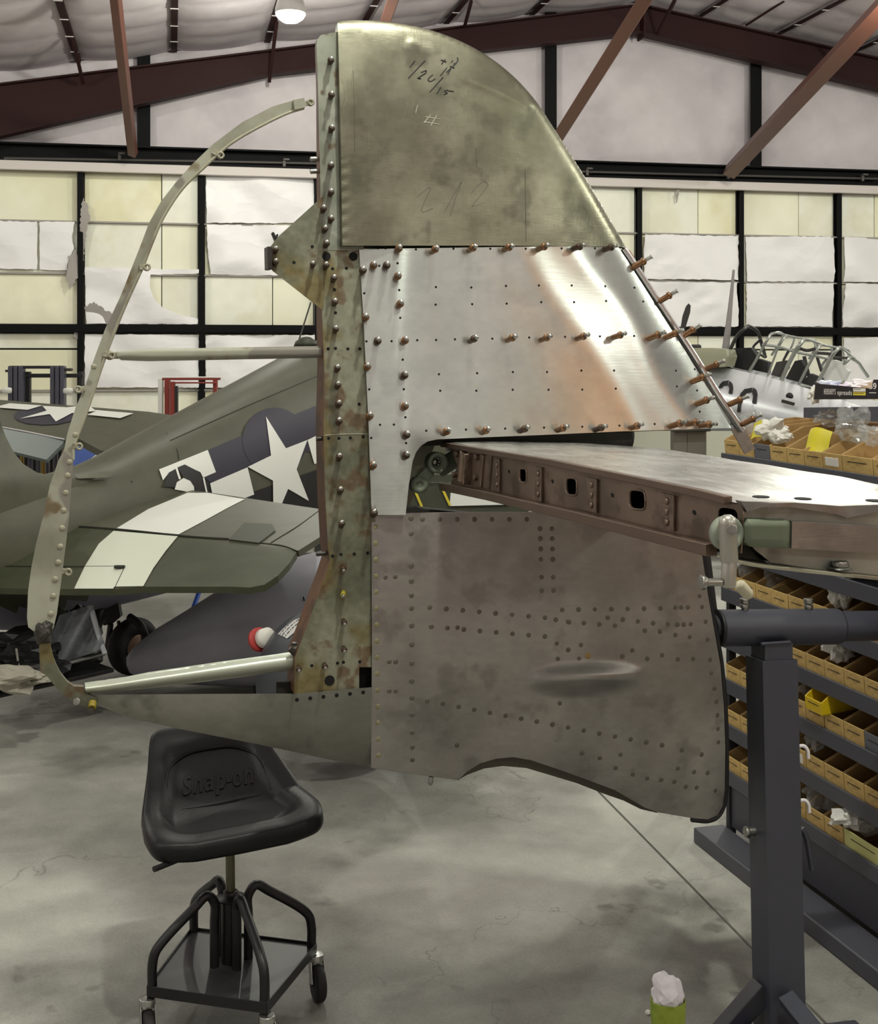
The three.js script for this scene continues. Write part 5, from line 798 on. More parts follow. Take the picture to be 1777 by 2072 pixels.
// ---------------------------------------------------------------- camouflaged fighter standing tail towards us on the left
MAT.olive = std(0xffffff, 0.48, 0, { map: stain([78, 78, 62], [70, 70, 54], [85, 85, 68], 4, 601) });
MAT.oliveDark = std(0x34372a, 0.55); MAT.white = std(0xe6e6e0, 0.5); MAT.black = std(0x121214, 0.5); MAT.navy = std(0x252233, 0.5); MAT.underGrey = std(0x7d7a88, 0.5); MAT.blueSheet = std(0x5d78c8, 0.6); MAT.seam = std(0x262820, 0.7); MAT.tyre = std(0x191716, 0.75); MAT.hub = std(0x9a7a66, 0.6);
const fighter = thing('camouflage_fighter', 'olive drab fighter with white star and black and white bands behind the rudder frame', 'airplane');
const H0 = V(-1.9, 0, -7.0), HD = V(1.04, 0, -1.8).normalize(), HL = 2.0785, SB = V(-HD.z, 0, HD.x).normalize();   // axis point, heading, starboard
if (SB.x < 0) SB.negate();
const st = [[-0.75, 0.98, 0.86], [-0.6, 1.02, 0.6], [-0.27, 1.09, 0.345], [0, 1.17, 0.36], [0.5, 1.5, 0.38], [1, 1.83, 0.42], [1.6, 2.12, 0.5], [2.2, 2.2, 0.6], [2.8, 2.15, 0.8], [3.4, 2.05, 1.0], [3.6, 1.9, 1.25]];
const stat = (s) => { let i = 0; while (i + 2 < st.length && s > st[i + 1][0]) i++; const [a, t0, b0] = st[i], [b, t1, b1] = st[i + 1], k = clamp((s - a) / (b - a)); const top = lerp(t0, t1, k), bot = lerp(b0, b1, k), h = (top - bot) / 2; return [(top + bot) / 2, h, Math.min(0.47, h * 0.62)]; };
const fusF = (P) => { const q = P.clone().sub(H0), s = q.dot(HD) / HL, [yc, h, w] = stat(s), l = q.dot(SB); return s < -0.75 || s > 3.6 ? 1 : Math.pow(Math.abs(l) / w, 2.2) + Math.pow(Math.abs(P.y - yc) / h, 2.2) - 1; };
function fusHit(x, y, lift = 0.004) {                       // where a sight line meets the fuselage side
  const r = ray(x, y); let a = 5.2, b = 5.2;
  for (let d = 5.2; d < 12; d += 0.06) { if (fusF(r.clone().multiplyScalar(d).add(CAM)) < 0) { b = d; break; } a = d; }
  for (let i = 0; i < 18; i++) { const m = (a + b) / 2; fusF(r.clone().multiplyScalar(m).add(CAM)) < 0 ? b = m : a = m; }
  const P = r.clone().multiplyScalar(b).add(CAM), e = 0.004, f0 = fusF(P), n = V(fusF(P.clone().add(V(e, 0, 0))) - f0, fusF(P.clone().add(V(0, e, 0))) - f0, fusF(P.clone().add(V(0, 0, e))) - f0).normalize();
  return b > 5.21 && a < 11.9 ? P.addScaledVector(n, lift) : null;
}
{
  const NS = 60, NA = 40, pos = [], uv = [], idx = [];
  for (let i = 0; i <= NS; i++) for (let j = 0; j <= NA; j++) { const s = lerp(-0.75, 3.6, i / NS), [yc, h, w] = stat(s), t = j / NA * Math.PI * 2, c = Math.cos(t), n = Math.sin(t), e = 2 / 2.2, P = H0.clone().addScaledVector(HD, s * HL).addScaledVector(SB, w * Math.sign(c) * Math.pow(Math.abs(c), e)); P.y = yc + h * Math.sign(n) * Math.pow(Math.abs(n), e); pos.push(P.x, P.y, P.z); uv.push(s * 1.2, j / NA * 2); }
  for (let i = 0; i < NS; i++) for (let j = 0; j < NA; j++) { const k = i * (NA + 1) + j; idx.push(k, k + NA + 1, k + 1, k + 1, k + NA + 1, k + NA + 2); }
  const g = new THREE.BufferGeometry(); g.setAttribute('position', new THREE.Float32BufferAttribute(pos, 3)); g.setAttribute('uv', new THREE.Float32BufferAttribute(uv, 2)); g.setIndex(idx); g.computeVertexNormals();
  const up = [], dn = []; for (let t = 0; t < idx.length; t += 3) { const j = Math.min(idx[t], idx[t + 1], idx[t + 2]) % (NA + 1), a = (j + 0.5) / NA; (a > 0.595 && a < 0.905 ? dn : up).push(idx[t], idx[t + 1], idx[t + 2]); }
  g.setIndex(up); const g2 = g.clone(); g2.setIndex(dn);
  mk('fuselage', g, MAT.olive, fighter); tag(mk('belly', g2, MAT.underGrey, fighter), 'purplish grey belly');
  const z6 = (x, y) => [x * 0.3827, 700 + y * 0.3827], dec = (name, o, mat, lift, cell = 14) => mk(name, sheetGeo(o.map(([x, y]) => z6(x, y)), (x, y) => fusHit(x, y, lift), null, { cell, mpp: 0.004 }), mat, fighter);
  dec('black_band', [[880, 745], [1120, 690], [1250, 800], [1720, 640], [1900, 600], [1900, 900], [1700, 1000], [1250, 850]], MAT.black, 0.003);
  dec('blue_surround', [[1095, 552], [1290, 470], [1300, 420], [1340, 368], [1400, 338], [1450, 332], [1500, 340], [1545, 368], [1700, 305], [1900, 230], [1900, 560], [1600, 560], [1305, 645], [1110, 724], [1075, 690], [1140, 665]], MAT.navy, 0.005);
  dec('blue_disc', Array.from({ length: 28 }, (_, i) => { const a = i / 28 * 6.2832; return [1450 + 172 * Math.cos(a), 500 + 172 * Math.sin(a)]; }), MAT.navy, 0.006);
  dec('white_bar', [[838, 655], [1095, 552], [1138, 668], [1070, 697], [1055, 668], [970, 630], [935, 645], [945, 700], [925, 655], [888, 675], [858, 712]], MAT.white, 0.007);
  dec('code_letter', [[855, 745], [888, 672], [925, 652], [950, 705], [920, 750]], MAT.black, 0.009, 8); dec('code_letter', [[934, 645], [972, 629], [1050, 668], [1085, 780], [1035, 775], [1020, 740], [965, 700]], MAT.black, 0.009, 8);
  dec('white_letter_fill', [[918, 760], [930, 722], [965, 700], [1000, 715], [1020, 745], [1024, 778]], MAT.white, 0.0095, 8);
  dec('white_stroke', [[920, 645], [932, 645], [950, 705], [940, 708]], MAT.white, 0.011, 8); dec('white_stroke', [[1066, 700], [1074, 697], [1092, 780], [1083, 780]], MAT.white, 0.011, 8);
  dec('white_bar', [[1107, 727], [1305, 642], [1340, 785], [1200, 838], [1120, 790]], MAT.white, 0.007);
  dec('white_star', [[1402, 376], [1507, 542], [1620, 498], [1563, 652], [1628, 818], [1518, 755], [1482, 840], [1440, 900], [1438, 712], [1305, 640], [1428, 580]], MAT.white, 0.009);
  dec('white_bar', [[1622, 498], [1700, 460], [1900, 380], [1900, 560], [1658, 624]], MAT.white, 0.007);
  dec('white_band', [[1500, 1010], [1660, 980], [1664, 1200], [1400, 1240]], MAT.white, 0.005); dec('black_band', [[1662, 980], [1720, 970], [1720, 1190], [1664, 1200]], MAT.black, 0.006); dec('white_band', [[880, 1270], [950, 1262], [990, 1325], [925, 1345]], MAT.white, 0.007);
  for (const p of [[[800, 400], [880, 460], [940, 560], [945, 600]], [[900, 500], [1300, 320], [1700, 150]], [[560, 600], [700, 720]]]) mk('panel_seam', tubeGeo(p.map(([x, y]) => fusHit(...z6(x, y), 0.001)).filter(Boolean), 0.0028, { rad: 5 }), MAT.oliveDark, fighter);
  mk('spine_fairing', sheetGeo([[385, 702], [520, 684], [560, 682], [582, 700], [560, 712], [400, 722]].map(([x, y]) => z6(x, y)), (x, y) => fusHit(x, y, 0.03), null, { cell: 8 }), MAT.olive, fighter);
  mk('antenna_wire', cyl(at(602, 698, 8.8), at(629, 612, 9.2), 0.006, 6), MAT.seam, fighter);
  mk('antenna_mount', turned(at(620, 697, 8.8), at(620, 690, 8.8), [[0, -0.02], [0.09, -0.02], [0.075, 0.02], [0.03, 0.05], [0, 0.055]], 14), MAT.oliveDark, fighter);
}
// fin root at the picture edge
{
  const fp = new Pl(H0, SB), o = [[-180, 720], [-20, 800], [0, 850], [10, 880], [26, 912], [46, 938], [75, 956], [120, 966], [215, 968], [205, 990], [60, 1060], [-180, 1100]];
  const T = (x, y) => fp.hit(x, y, 0.03 + 0.12 * smooth(860, 990, y)); mk('fin', sheetGeo(o, T, push(SB, 0.25), { cell: 20 }), MAT.olive, fighter);
}
// stabiliser and elevator: a tilted plane with a gently curved upper skin
const hr = at(0, 1055, 6.95), ht = at(600, 1114, 6.95 * 335 / 394), spD = ht.clone().sub(hr).normalize(), fw = V(HD.x, 0.2, HD.z).addScaledVector(spD, -V(HD.x, 0.2, HD.z).dot(spD)).normalize();
const hn = spD.clone().cross(fw).normalize(); if (hn.y < 0) hn.negate();
const hPl = new Pl(hr, hn), hOf = (x, y) => { const P = hPl.hit(x, y); return P.sub(hr).dot(fw); };
const hTop = (x, y, o = 0) => { const c = hOf(x, y), t = c > 0 ? 0.075 * Math.sqrt(clamp(1 - Math.pow(c / 0.85, 2))) : 0.075 * (1 - clamp(-c / 0.85)); return hPl.hit(x, y, t - 0.06 + o); };
const under = (P) => P.clone().addScaledVector(hn, -0.03);
{
  const STB = [[-90, 985], [60, 955], [150, 975], [215, 969], [300, 980], [420, 996], [655, 1031], [660, 1060], [650, 1085], [604, 1114], [560, 1108], [390, 1085], [210, 1067], [0, 1056], [-90, 1050]];
  mk('stabilizer', sheetGeo(STB, (x, y) => hTop(x, y), under, { cell: 14 }), MAT.olive, fighter);
  const ELV = [[-90, 1053], [0, 1059], [210, 1070], [390, 1088], [545, 1099], [575, 1105], [600, 1117], [585, 1140], [562, 1165], [535, 1183], [505, 1189], [470, 1187], [290, 1187], [230, 1192], [150, 1192], [0, 1190], [-90, 1190]];
  mk('elevator', sheetGeo(ELV, (x, y) => hTop(x, y), under, { cell: 14 }), std(0xffffff, 0.5, 0, { map: stain([62, 66, 46], [55, 59, 40], [68, 72, 52], 4, 605) }), fighter);
  mk('horn_balance', sheetGeo([[463, 1091], [494, 1057], [551, 1060], [557, 1073], [524, 1098]], (x, y) => hTop(x, y, 0.008), (P) => P.clone().addScaledVector(hn, -0.02), { cell: 14 }), MAT.oliveDark, fighter);
  mk('white_stripe', sheetGeo([[380, 997], [420, 997], [495, 1010], [460, 1028], [420, 1050], [362, 1081], [234, 1070], [300, 1030]], (x, y) => hTop(x, y, 0.003), null, { cell: 12 }), MAT.white, fighter);
  mk('white_stripe', sheetGeo([[230, 1074], [360, 1085], [335, 1115], [310, 1150], [290, 1186], [231, 1187], [229, 1191], [150, 1191], [172, 1145], [200, 1100]], (x, y) => hTop(x, y, 0.003), null, { cell: 12 }), std(0xd7dccb, 0.5), fighter);
  for (const p of [[[-90, 1054], [0, 1057.5], [210, 1069], [390, 1086.5], [462, 1091]], [[0, 1145], [110, 1146], [253, 1146]], [[253, 1146], [232, 1190]], [[524, 1098], [572, 1104], [602, 1115]], [[650, 1030], [600, 1066], [548, 1098]]]) mk('panel_seam', tubeGeo(p.map(([x, y]) => hTop(x, y, 0.0025)), p[0][1] === 1054 ? 0.006 : 0.0022, { rad: 5 }), MAT.seam, fighter);
  mk('tab_actuator', rbox(0.05, 0.015, 0.02, 0.004).translate(...hTop(242, 1147, 0.01).toArray()), MAT.seam, fighter);
}
// port wing beyond the fuselage
{
  const port = SB.clone().negate(), wf = V(HD.x, 0.24, HD.z).normalize(), wn = V(0, 1, 0).addScaledVector(HD, -0.24).addScaledVector(port, -0.07).normalize();
  const wPl = new Pl(at(130, 860, 10.5), wn), W = (x, y, o = 0) => wPl.hit(x, y, o), z3 = (x, y) => [x * 0.2589, 720 + y * 0.2589];
  mk('wing', sheetGeo([[-120, 798], [0, 809], [100, 817], [300, 833], [420, 850], [420, 930], [205, 912], [160, 888], [130, 890], [0, 864], [-120, 842]], (x, y) => W(x, y), (P) => P.clone().addScaledVector(wn, -0.06), { cell: 24 }), MAT.olive, fighter);
  const fn2 = V(0, 1, 0).addScaledVector(HD, -0.62).addScaledVector(port, -0.07).normalize(), fPl = new Pl(W(60, 878), fn2);
  mk('flap', sheetGeo([[-120, 845], [0, 866], [130, 890], [127, 897], [94, 930], [20, 912], [-120, 880]], (x, y) => fPl.hit(x, y), (P) => P.clone().addScaledVector(fn2, -0.03), { cell: 24 }), std(0x5c6664, 0.45), fighter);
  const d = (name, o, m, l) => mk(name, sheetGeo(o.map(([x, y]) => z3(x, y)), (x, y) => W(x, y, l), null, { cell: 10 }), m, fighter);
  d('navy_disc', [[108, 470], [130, 435], [200, 405], [330, 390], [560, 410], [600, 425], [620, 470], [560, 510], [450, 535], [330, 540], [200, 528], [130, 500]], MAT.navy, 0.006);
  d('white_star', [[330, 390], [520, 402], [690, 385], [740, 420], [560, 448], [437, 513], [390, 455], [155, 490], [365, 428]], MAT.white, 0.012);
  d('white_bar', [[0, 390], [75, 370], [330, 388], [215, 422], [0, 405]], MAT.white, 0.012); d('white_bar', [[680, 460], [770, 425], [1045, 448], [940, 487]], MAT.white, 0.012); d('white_bar', [[690, 420], [775, 424], [760, 432], [690, 436]], MAT.white, 0.013);
  mk('panel_seam', tubeGeo([z3(0, 555), z3(180, 588), z3(500, 652)].map(([x, y]) => W(x, y, 0.003)), 0.006, { rad: 5 }), MAT.strap, fighter);
  // starboard wing, seen as a dull sheet through the gap right of the fin
  const sPl = new Pl(at(1330, 900, 10.6), V(0, 1, 0).addScaledVector(HD, -0.24).addScaledVector(SB, -0.06)), wS = sPl.n;
  mk('wing', sheetGeo([[1000, 868], [1240, 872], [1480, 872], [1520, 900], [1490, 945], [1100, 960], [900, 940]], (x, y) => sPl.hit(x, y), (P) => P.clone().addScaledVector(wS, -0.08), { cell: 40 }), std(0x9c9c8c, 0.5), fighter);
}
// tail wheel, doors and fork
{
  const c = at(270, 1308, 7.05), ax = V(0.72, 0, 0.69).normalize(); c.y = 0.158;
  mk('tyre', turned(c.clone().addScaledVector(ax, -0.05), c.clone().addScaledVector(ax, 1), [[0.07, 0], [0.12, 0.0], [0.145, 0.015], [0.157, 0.04], [0.157, 0.06], [0.145, 0.085], [0.12, 0.1], [0.07, 0.1], [0.07, 0]], 34), MAT.tyre, fighter);
  mk('wheel_hub', turned(c.clone().addScaledVector(ax, -0.035), c.clone().addScaledVector(ax, 1), [[0, 0], [0.07, 0.01], [0.075, 0.02], [0.075, 0.08], [0.06, 0.09], [0.02, 0.095], [0, 0.095]], 24), MAT.hub, fighter);
  mk('fork', tubeGeo([at(262, 1248, 7.0), at(284, 1265, 6.95), at(294, 1290, 6.95), c.clone().addScaledVector(ax, 0.075)], 0.022, { rad: 8 }), MAT.rubber, fighter);
  mk('gear_doors', sheetGeo([[196, 1215], [235, 1200], [244, 1248], [228, 1262], [210, 1266], [200, 1240]], (x, y) => at(x, y, 7.0), push(V(0, 0, 1), 0.05), { cell: 20 }), MAT.black, fighter);
  mk('gear_linkage', join([cyl(at(240, 1256, 7), at(242, 1282, 7), 0.01), cyl(at(224, 1262, 7), at(218, 1310, 7), 0.016), cyl(at(225, 1290, 7), at(214, 1316, 7), 0.012)]), MAT.black, fighter);
}
rebase(fighter);

// ---------------------------------------------------------------- grey pods on the floor between
MAT.podGrey = std(0xffffff, 0.42, 0, { map: stain([172, 172, 182], [164, 164, 174], [178, 178, 188], 4, 701) }); MAT.podDark = std(0x3b3f44, 0.45); MAT.redCap = std(0xb03a38, 0.5);
{
  const g = thing('drop_tank', 'long pale grey tapered drop tank lying beyond the tail cone', 'tank');
  const a = at(256, 1346, 6.6), b = at(720, 1300, 6.85); a.y = 0.16; b.y = 0.42;
  mk('tank_body', turned(a, b, [[0, 0], [0.04, 0.008], [0.07, 0.04], [0.1, 0.09], [0.145, 0.19], [0.2, 0.365], [0.255, 0.53], [0.3, 0.7], [0.325, 0.9], [0.325, 1.3], [0.2, 1.8], [0, 2]], 44), MAT.podGrey, g);
  mk('cradle', bx0(at(560, 1400, 6.75), 0.2, 0.08), MAT.black, g);
  for (const [x, y, x2, y2] of [[610, 1196, 616, 1215], [620, 1200, 626, 1212], [537, 1245, 543, 1262], [545, 1246, 556, 1258], [563, 1236, 568, 1245]]) mk('bracket_pin', bar(at(x, y, 6.55), at(x2, y2, 6.5), 0.006, 0.006, V(0, 0, 1), 0), MAT.black, g);
  rebase(g);
  const h = thing('spinner', 'dark grey round spinner with a printed white sticker in front of the drop tank', 'spinner');
  const c = at(668, 1376, 5.4), ax = V(-0.75, 0.28, 0.35).normalize(), SR = 0.31;
  const sph = (x, y, lift = 0.003) => { const r = ray(x, y).normalize(), w = c.clone().sub(CAM), b = w.dot(r), q = b * b - w.lengthSq() + (SR + lift) ** 2; return q < 0 ? null : r.multiplyScalar(b - Math.sqrt(q)).add(CAM); };
  mk('spinner_shell', turned(c.clone().addScaledVector(ax, -0.26), c.clone().addScaledVector(ax, 1), [[0, 0], ...Array.from({ length: 22 }, (_, i) => { const t = -0.26 + (0.26 + SR) * Math.sin((i / 21) * Math.PI / 2); const rr = Math.sqrt(Math.max(0, SR * SR - t * t)); return [i === 12 ? rr - 0.006 : rr, t + 0.26]; })], 44), MAT.podDark, h);
  mk('cap_ring', turned(at(521, 1296, 5.45), at(535, 1290, 5.42), [[0, 0], [0.05, 0], [0.052, 0.01], [0.05, 0.025], [0, 0.025]], 22), MAT.redCap, h); mk('cap_neck', turned(at(525, 1294, 5.44), at(545, 1288, 5.4), [[0, 0.02], [0.04, 0.02], [0.04, 0.06], [0, 0.06]], 22), MAT.paper, h);
  // sticker with lines of small print bent round the shell
  const cv = document.createElement('canvas'); cv.width = 512; cv.height = 128; const k = cv.getContext('2d'); k.fillStyle = '#c9c8c6'; k.fillRect(0, 0, 512, 128); k.fillStyle = '#4a4a4c'; for (let i = 0; i < 3; i++) for (let x = 20; x < 480;) { const w = 10 + hash(x, i, 5) * 40; k.fillRect(x, 22 + i * 34, Math.min(w, 490 - x), 14); x += w + 10; }
  const t = new THREE.CanvasTexture(cv); t.colorSpace = THREE.SRGBColorSpace; t.flipY = false;
  const o = [[562, 1283], [574, 1271], [594, 1255], [626, 1243], [644, 1239], [644, 1252], [622, 1261], [602, 1274], [581, 1292]], sg = sheetGeo(o, (x, y) => sph(x, y), null, { cell: 6 }), uv = sg.attributes.uv;
  const s0_ = sph(562, 1283), sl = sph(644, 1239).sub(s0_), sw = sph(581, 1292).sub(s0_); for (let i = 0; i < uv.count; i++) { const q = V(0, 0, 0).fromBufferAttribute(sg.attributes.position, i).sub(s0_); uv.setXY(i, q.dot(sl) / sl.lengthSq(), clamp(q.dot(sw) / sw.lengthSq())); }
  mk('sticker', sg, std(0xffffff, 0.6, 0, { map: t }), h);
  rebase(h);
}
function bx0(P, w, h) { return rbox(w, h, 0.3, 0.01).translate(P.x, h / 2, P.z); }
{ const g = cyl(at(391, 1231, 7.6), at(413, 1170, 7.75), 0.014, 10); solo('blue_strut', g, std(0x2d5ec0, 0.4), 'thin bright blue strut behind the drop tank', 'strut'); }
// wrapped parts under clear plastic on the left
{
  const g = thing('wrapped_parts', 'dark parts under a tall clear plastic cover on the floor at the left edge', 'parts');
  const put = (x, y, D, rx, ry, rz, sd, m, n) => { const P = at(x, y, D), q = crumple(rx, ry, rz, sd, 0.45, 4); q.translate(P.x, Math.max(ry * 0.9, P.y), P.z); mk(n, q, m, g); };
  MAT.darkPart = std(0x1b1b1b, 0.35, 0.3); MAT.cover = phy(0xc9ccd0, 0.08, 0, { transmission: 0.8, thickness: 0, side: THREE.DoubleSide });
  put(60, 1310, 6.1, 0.26, 0.1, 0.2, 2, MAT.darkPart, 'dark_part'); put(30, 1345, 5.9, 0.2, 0.09, 0.18, 5, MAT.darkPart, 'dark_part'); put(150, 1285, 6.5, 0.14, 0.16, 0.12, 3, MAT.darkPart, 'dark_part'); put(110, 1270, 6.4, 0.1, 0.09, 0.1, 7, MAT.oliveDark, 'dark_part'); put(20, 1372, 5.6, 0.18, 0.05, 0.12, 9, std(0x9c988a, 0.7), 'cloth'); put(140, 1300, 6.2, 0.12, 0.04, 0.1, 12, std(0x8c8a74, 0.6), 'cloth');
  mk('cover_sheet', sheetGeo([[120, 1245], [180, 1225], [188, 1224], [214, 1312], [112, 1346], [100, 1300]], (x, y) => at(x, y, 6.0 + 0.04 * Math.sin(x / 9 + y / 17)), push(V(0, 0, 1), 0.002), { cell: 8 }), MAT.cover, g);
  mk('cover_edge', tubeGeo([[183, 1226], [192, 1260], [204, 1300], [212, 1322]].map(([x, y]) => at(x, y, 5.98)), 0.012, { rad: 8 }), phy(0xdadde2, 0.15, 0, { transmission: 0.5, thickness: 0 }), g);
  mk('chrome_rail', cyl(at(48, 1366, 5.85), at(212, 1322, 6.1), 0.011, 12), MAT.chrome, g);
  mk('base_pallet', join([bar(at(-40, 1398, 5.8), at(200, 1345, 6.2), 0.3, 0.02, UP, 0.005)]), MAT.black, g);
  mk('pipe', cyl(at(-30, 1313, 6.2), at(66, 1305, 6.3), 0.022, 10), MAT.darkSteel, g); mk('stand_rod', cyl(at(33, 1312, 5.8), at(41, 1372, 5.78), 0.006, 8), MAT.steel, g); mk('clamp', crumple(0.022, 0.03, 0.02, 5, 0.4, 2).translate(...at(40, 1382, 5.75).toArray()), MAT.steel, g);
  rebase(g);
}
// forklift masts and other things by the door
{
  const box2 = (g, n, x0, y0, x1, y1, D, m, th = 0.08) => { const a = at(x0, y0, D), b = at(x1, y1, D); mk(n, rbox(Math.abs(b.x - a.x), Math.abs(a.y - b.y), th, 0.008).translate((a.x + b.x) / 2, (a.y + b.y) / 2, a.z), m, g); };
  MAT.mast = std(0x494855, 0.45); MAT.redMast = std(0x8a3026, 0.5);
  const g = thing('forklift_mast', 'dark grey double channel forklift mast beyond the star marked wing', 'mast');
  for (const [a, b] of [[19, 28], [30, 38], [40, 49], [104, 112], [114, 122], [124, 132]]) box2(g, 'mast_channel', a, 741, b, 1025, 15, MAT.mast, 0.12);
  box2(g, 'inner_channel', 49, 752, 62, 1025, 15.1, MAT.black); box2(g, 'cross_member', 20, 740, 130, 746, 15, MAT.black, 0.1); box2(g, 'cross_member', 30, 756, 170, 764, 15.1, MAT.black, 0.1); box2(g, 'inner_channel', 160, 752, 168, 1025, 15.1, MAT.black); box2(g, 'side_pin', 12, 748, 22, 753, 15, MAT.darkSteel); box2(g, 'side_pin', 132, 745, 146, 751, 15, MAT.darkSteel);
  for (const [x, y] of [[14, 790], [138, 791], [163, 788]]) mk('lamp_lens', turned(at(x, y, 14.8), at(x + 6, y, 14.8), [[0, -0.05], [0.03, -0.05], [0.04, 0], [0.03, 0.05], [0, 0.055]], 14), MAT.bagMilky, g);
  rebase(g);
  const r = thing('lift_frame', 'red and white steel lift frame in front of the wall behind the spine', 'frame');
  box2(r, 'white_post', 321, 765, 330, 1040, 14.6, MAT.white); box2(r, 'red_post', 334, 767, 344, 1040, 14.6, MAT.redMast); box2(r, 'red_post', 346, 772, 354, 1040, 14.5, MAT.redMast); box2(r, 'inner_rod', 356, 781, 360, 1040, 14.5, MAT.black); box2(r, 'red_post', 432, 767, 440, 1040, 14.6, MAT.redMast); box2(r, 'top_beam', 328, 765, 446, 769, 14.6, MAT.redMast); box2(r, 'white_edge', 330, 762, 447, 765, 14.6, MAT.white); box2(r, 'second_beam', 345, 773, 436, 776, 14.5, MAT.redMast);
  rebase(r);
  const c = thing('pipe_bundle', 'row of dark and yellow upright bars seen under the far wing', 'bars');
  for (let i = 0; i < 14; i++) box2(c, 'bar', 16 + i * 8.6, 905 + (i % 3) * 4, 22 + i * 8.6, 1060, 11.8 - 0.02 * i, i % 5 === 3 ? std(0x9a7b22, 0.6) : i % 2 ? MAT.mast : MAT.black, 0.06);
  rebase(c);
  const bs = sheetGeo([[150, 898], [214, 905], [180, 930], [120, 960], [110, 930]], (x, y) => at(x, y, 12.6), push(V(0, 0, 1), 0.02), { cell: 20 }); solo('blue_tarp', bs, MAT.blueSheet, 'light blue tarp glimpsed between wing and fuselage', 'tarp');
}
// things seen through the stabiliser slot and right of it
{
  const d = thing('toolbox', 'dark green cabinet with yellow strips and a white panel seen through the fin slot', 'cabinet'), P = (x, y, o = 0) => at(x, y, 5.6 + o), Z = V(0, 0, 1);
  mk('cabinet_side', sheetGeo([[800, 960], [1070, 960], [1070, 1531], [800, 1531]], (x, y) => P(x, y), push(Z, 0.3), { cell: 80 }), std(0x3a3d30, 0.6), d);
  for (const [a, b] of [[[840, 993], [854, 1026]], [[893, 984], [911, 1023]]]) mk('yellow_strip', bar(P(a[0], a[1], -0.01), P(b[0], b[1], -0.01), 0.011, 0.008, Z, 0.002), std(0xcdbb3a, 0.5), d);
  tag(mk('white_panel', sheetGeo([[913, 985], [925, 984], [1030, 985], [1030, 1021], [910, 1024]], (x, y) => P(x, y, -0.012), push(Z, 0.008), { cell: 40 }), std(0xe2e4de, 0.5), d), 'plain white panel');
  rebase(d);
  const f = tubeGeo([fin(905, 884, -0.14), fin(1050, 885, -0.14), fin(1180, 884, -0.14), fin(1250, 885, -0.15), fin(1276, 888, -0.15)], (t) => 0.036 - 0.004 * Math.abs(Math.sin(t * 9)), { rad: 14, flat: 0.7 }); solo('padding_roll', f, std(0x4c4c4b, 0.95), 'dark grey felt padding roll lying behind the slot under the fin skin', 'padding');
  const s = thing('steel_trestle', 'bare steel channel legs standing behind the lower corner of the fin skin', 'trestle');
  for (const [x, w] of [[1377, 0.05], [1410, 0.07]]) mk('leg', (() => { const a = at(x, 866, 5.0), b = at(x, 1000, 5.0); b.y = 0; return join([bar(a, b, w, 0.006, Z, 0.001), bar(a.clone().add(V(w / 2, 0, -0.03)), b.clone().add(V(w / 2, 0, -0.03)), 0.006, 0.06, Z, 0.001), bar(a.clone().add(V(-w / 2, 0, -0.03)), b.clone().add(V(-w / 2, 0, -0.03)), 0.006, 0.06, Z, 0.001)]); })(), std(0x8a867c, 0.4, 0.7), s);
  mk('top_plate', bar(at(1360, 868, 5.02), at(1432, 866, 5.02), 0.02, 0.12, Z, 0.003), MAT.darkSteel, s); rebase(s);
}

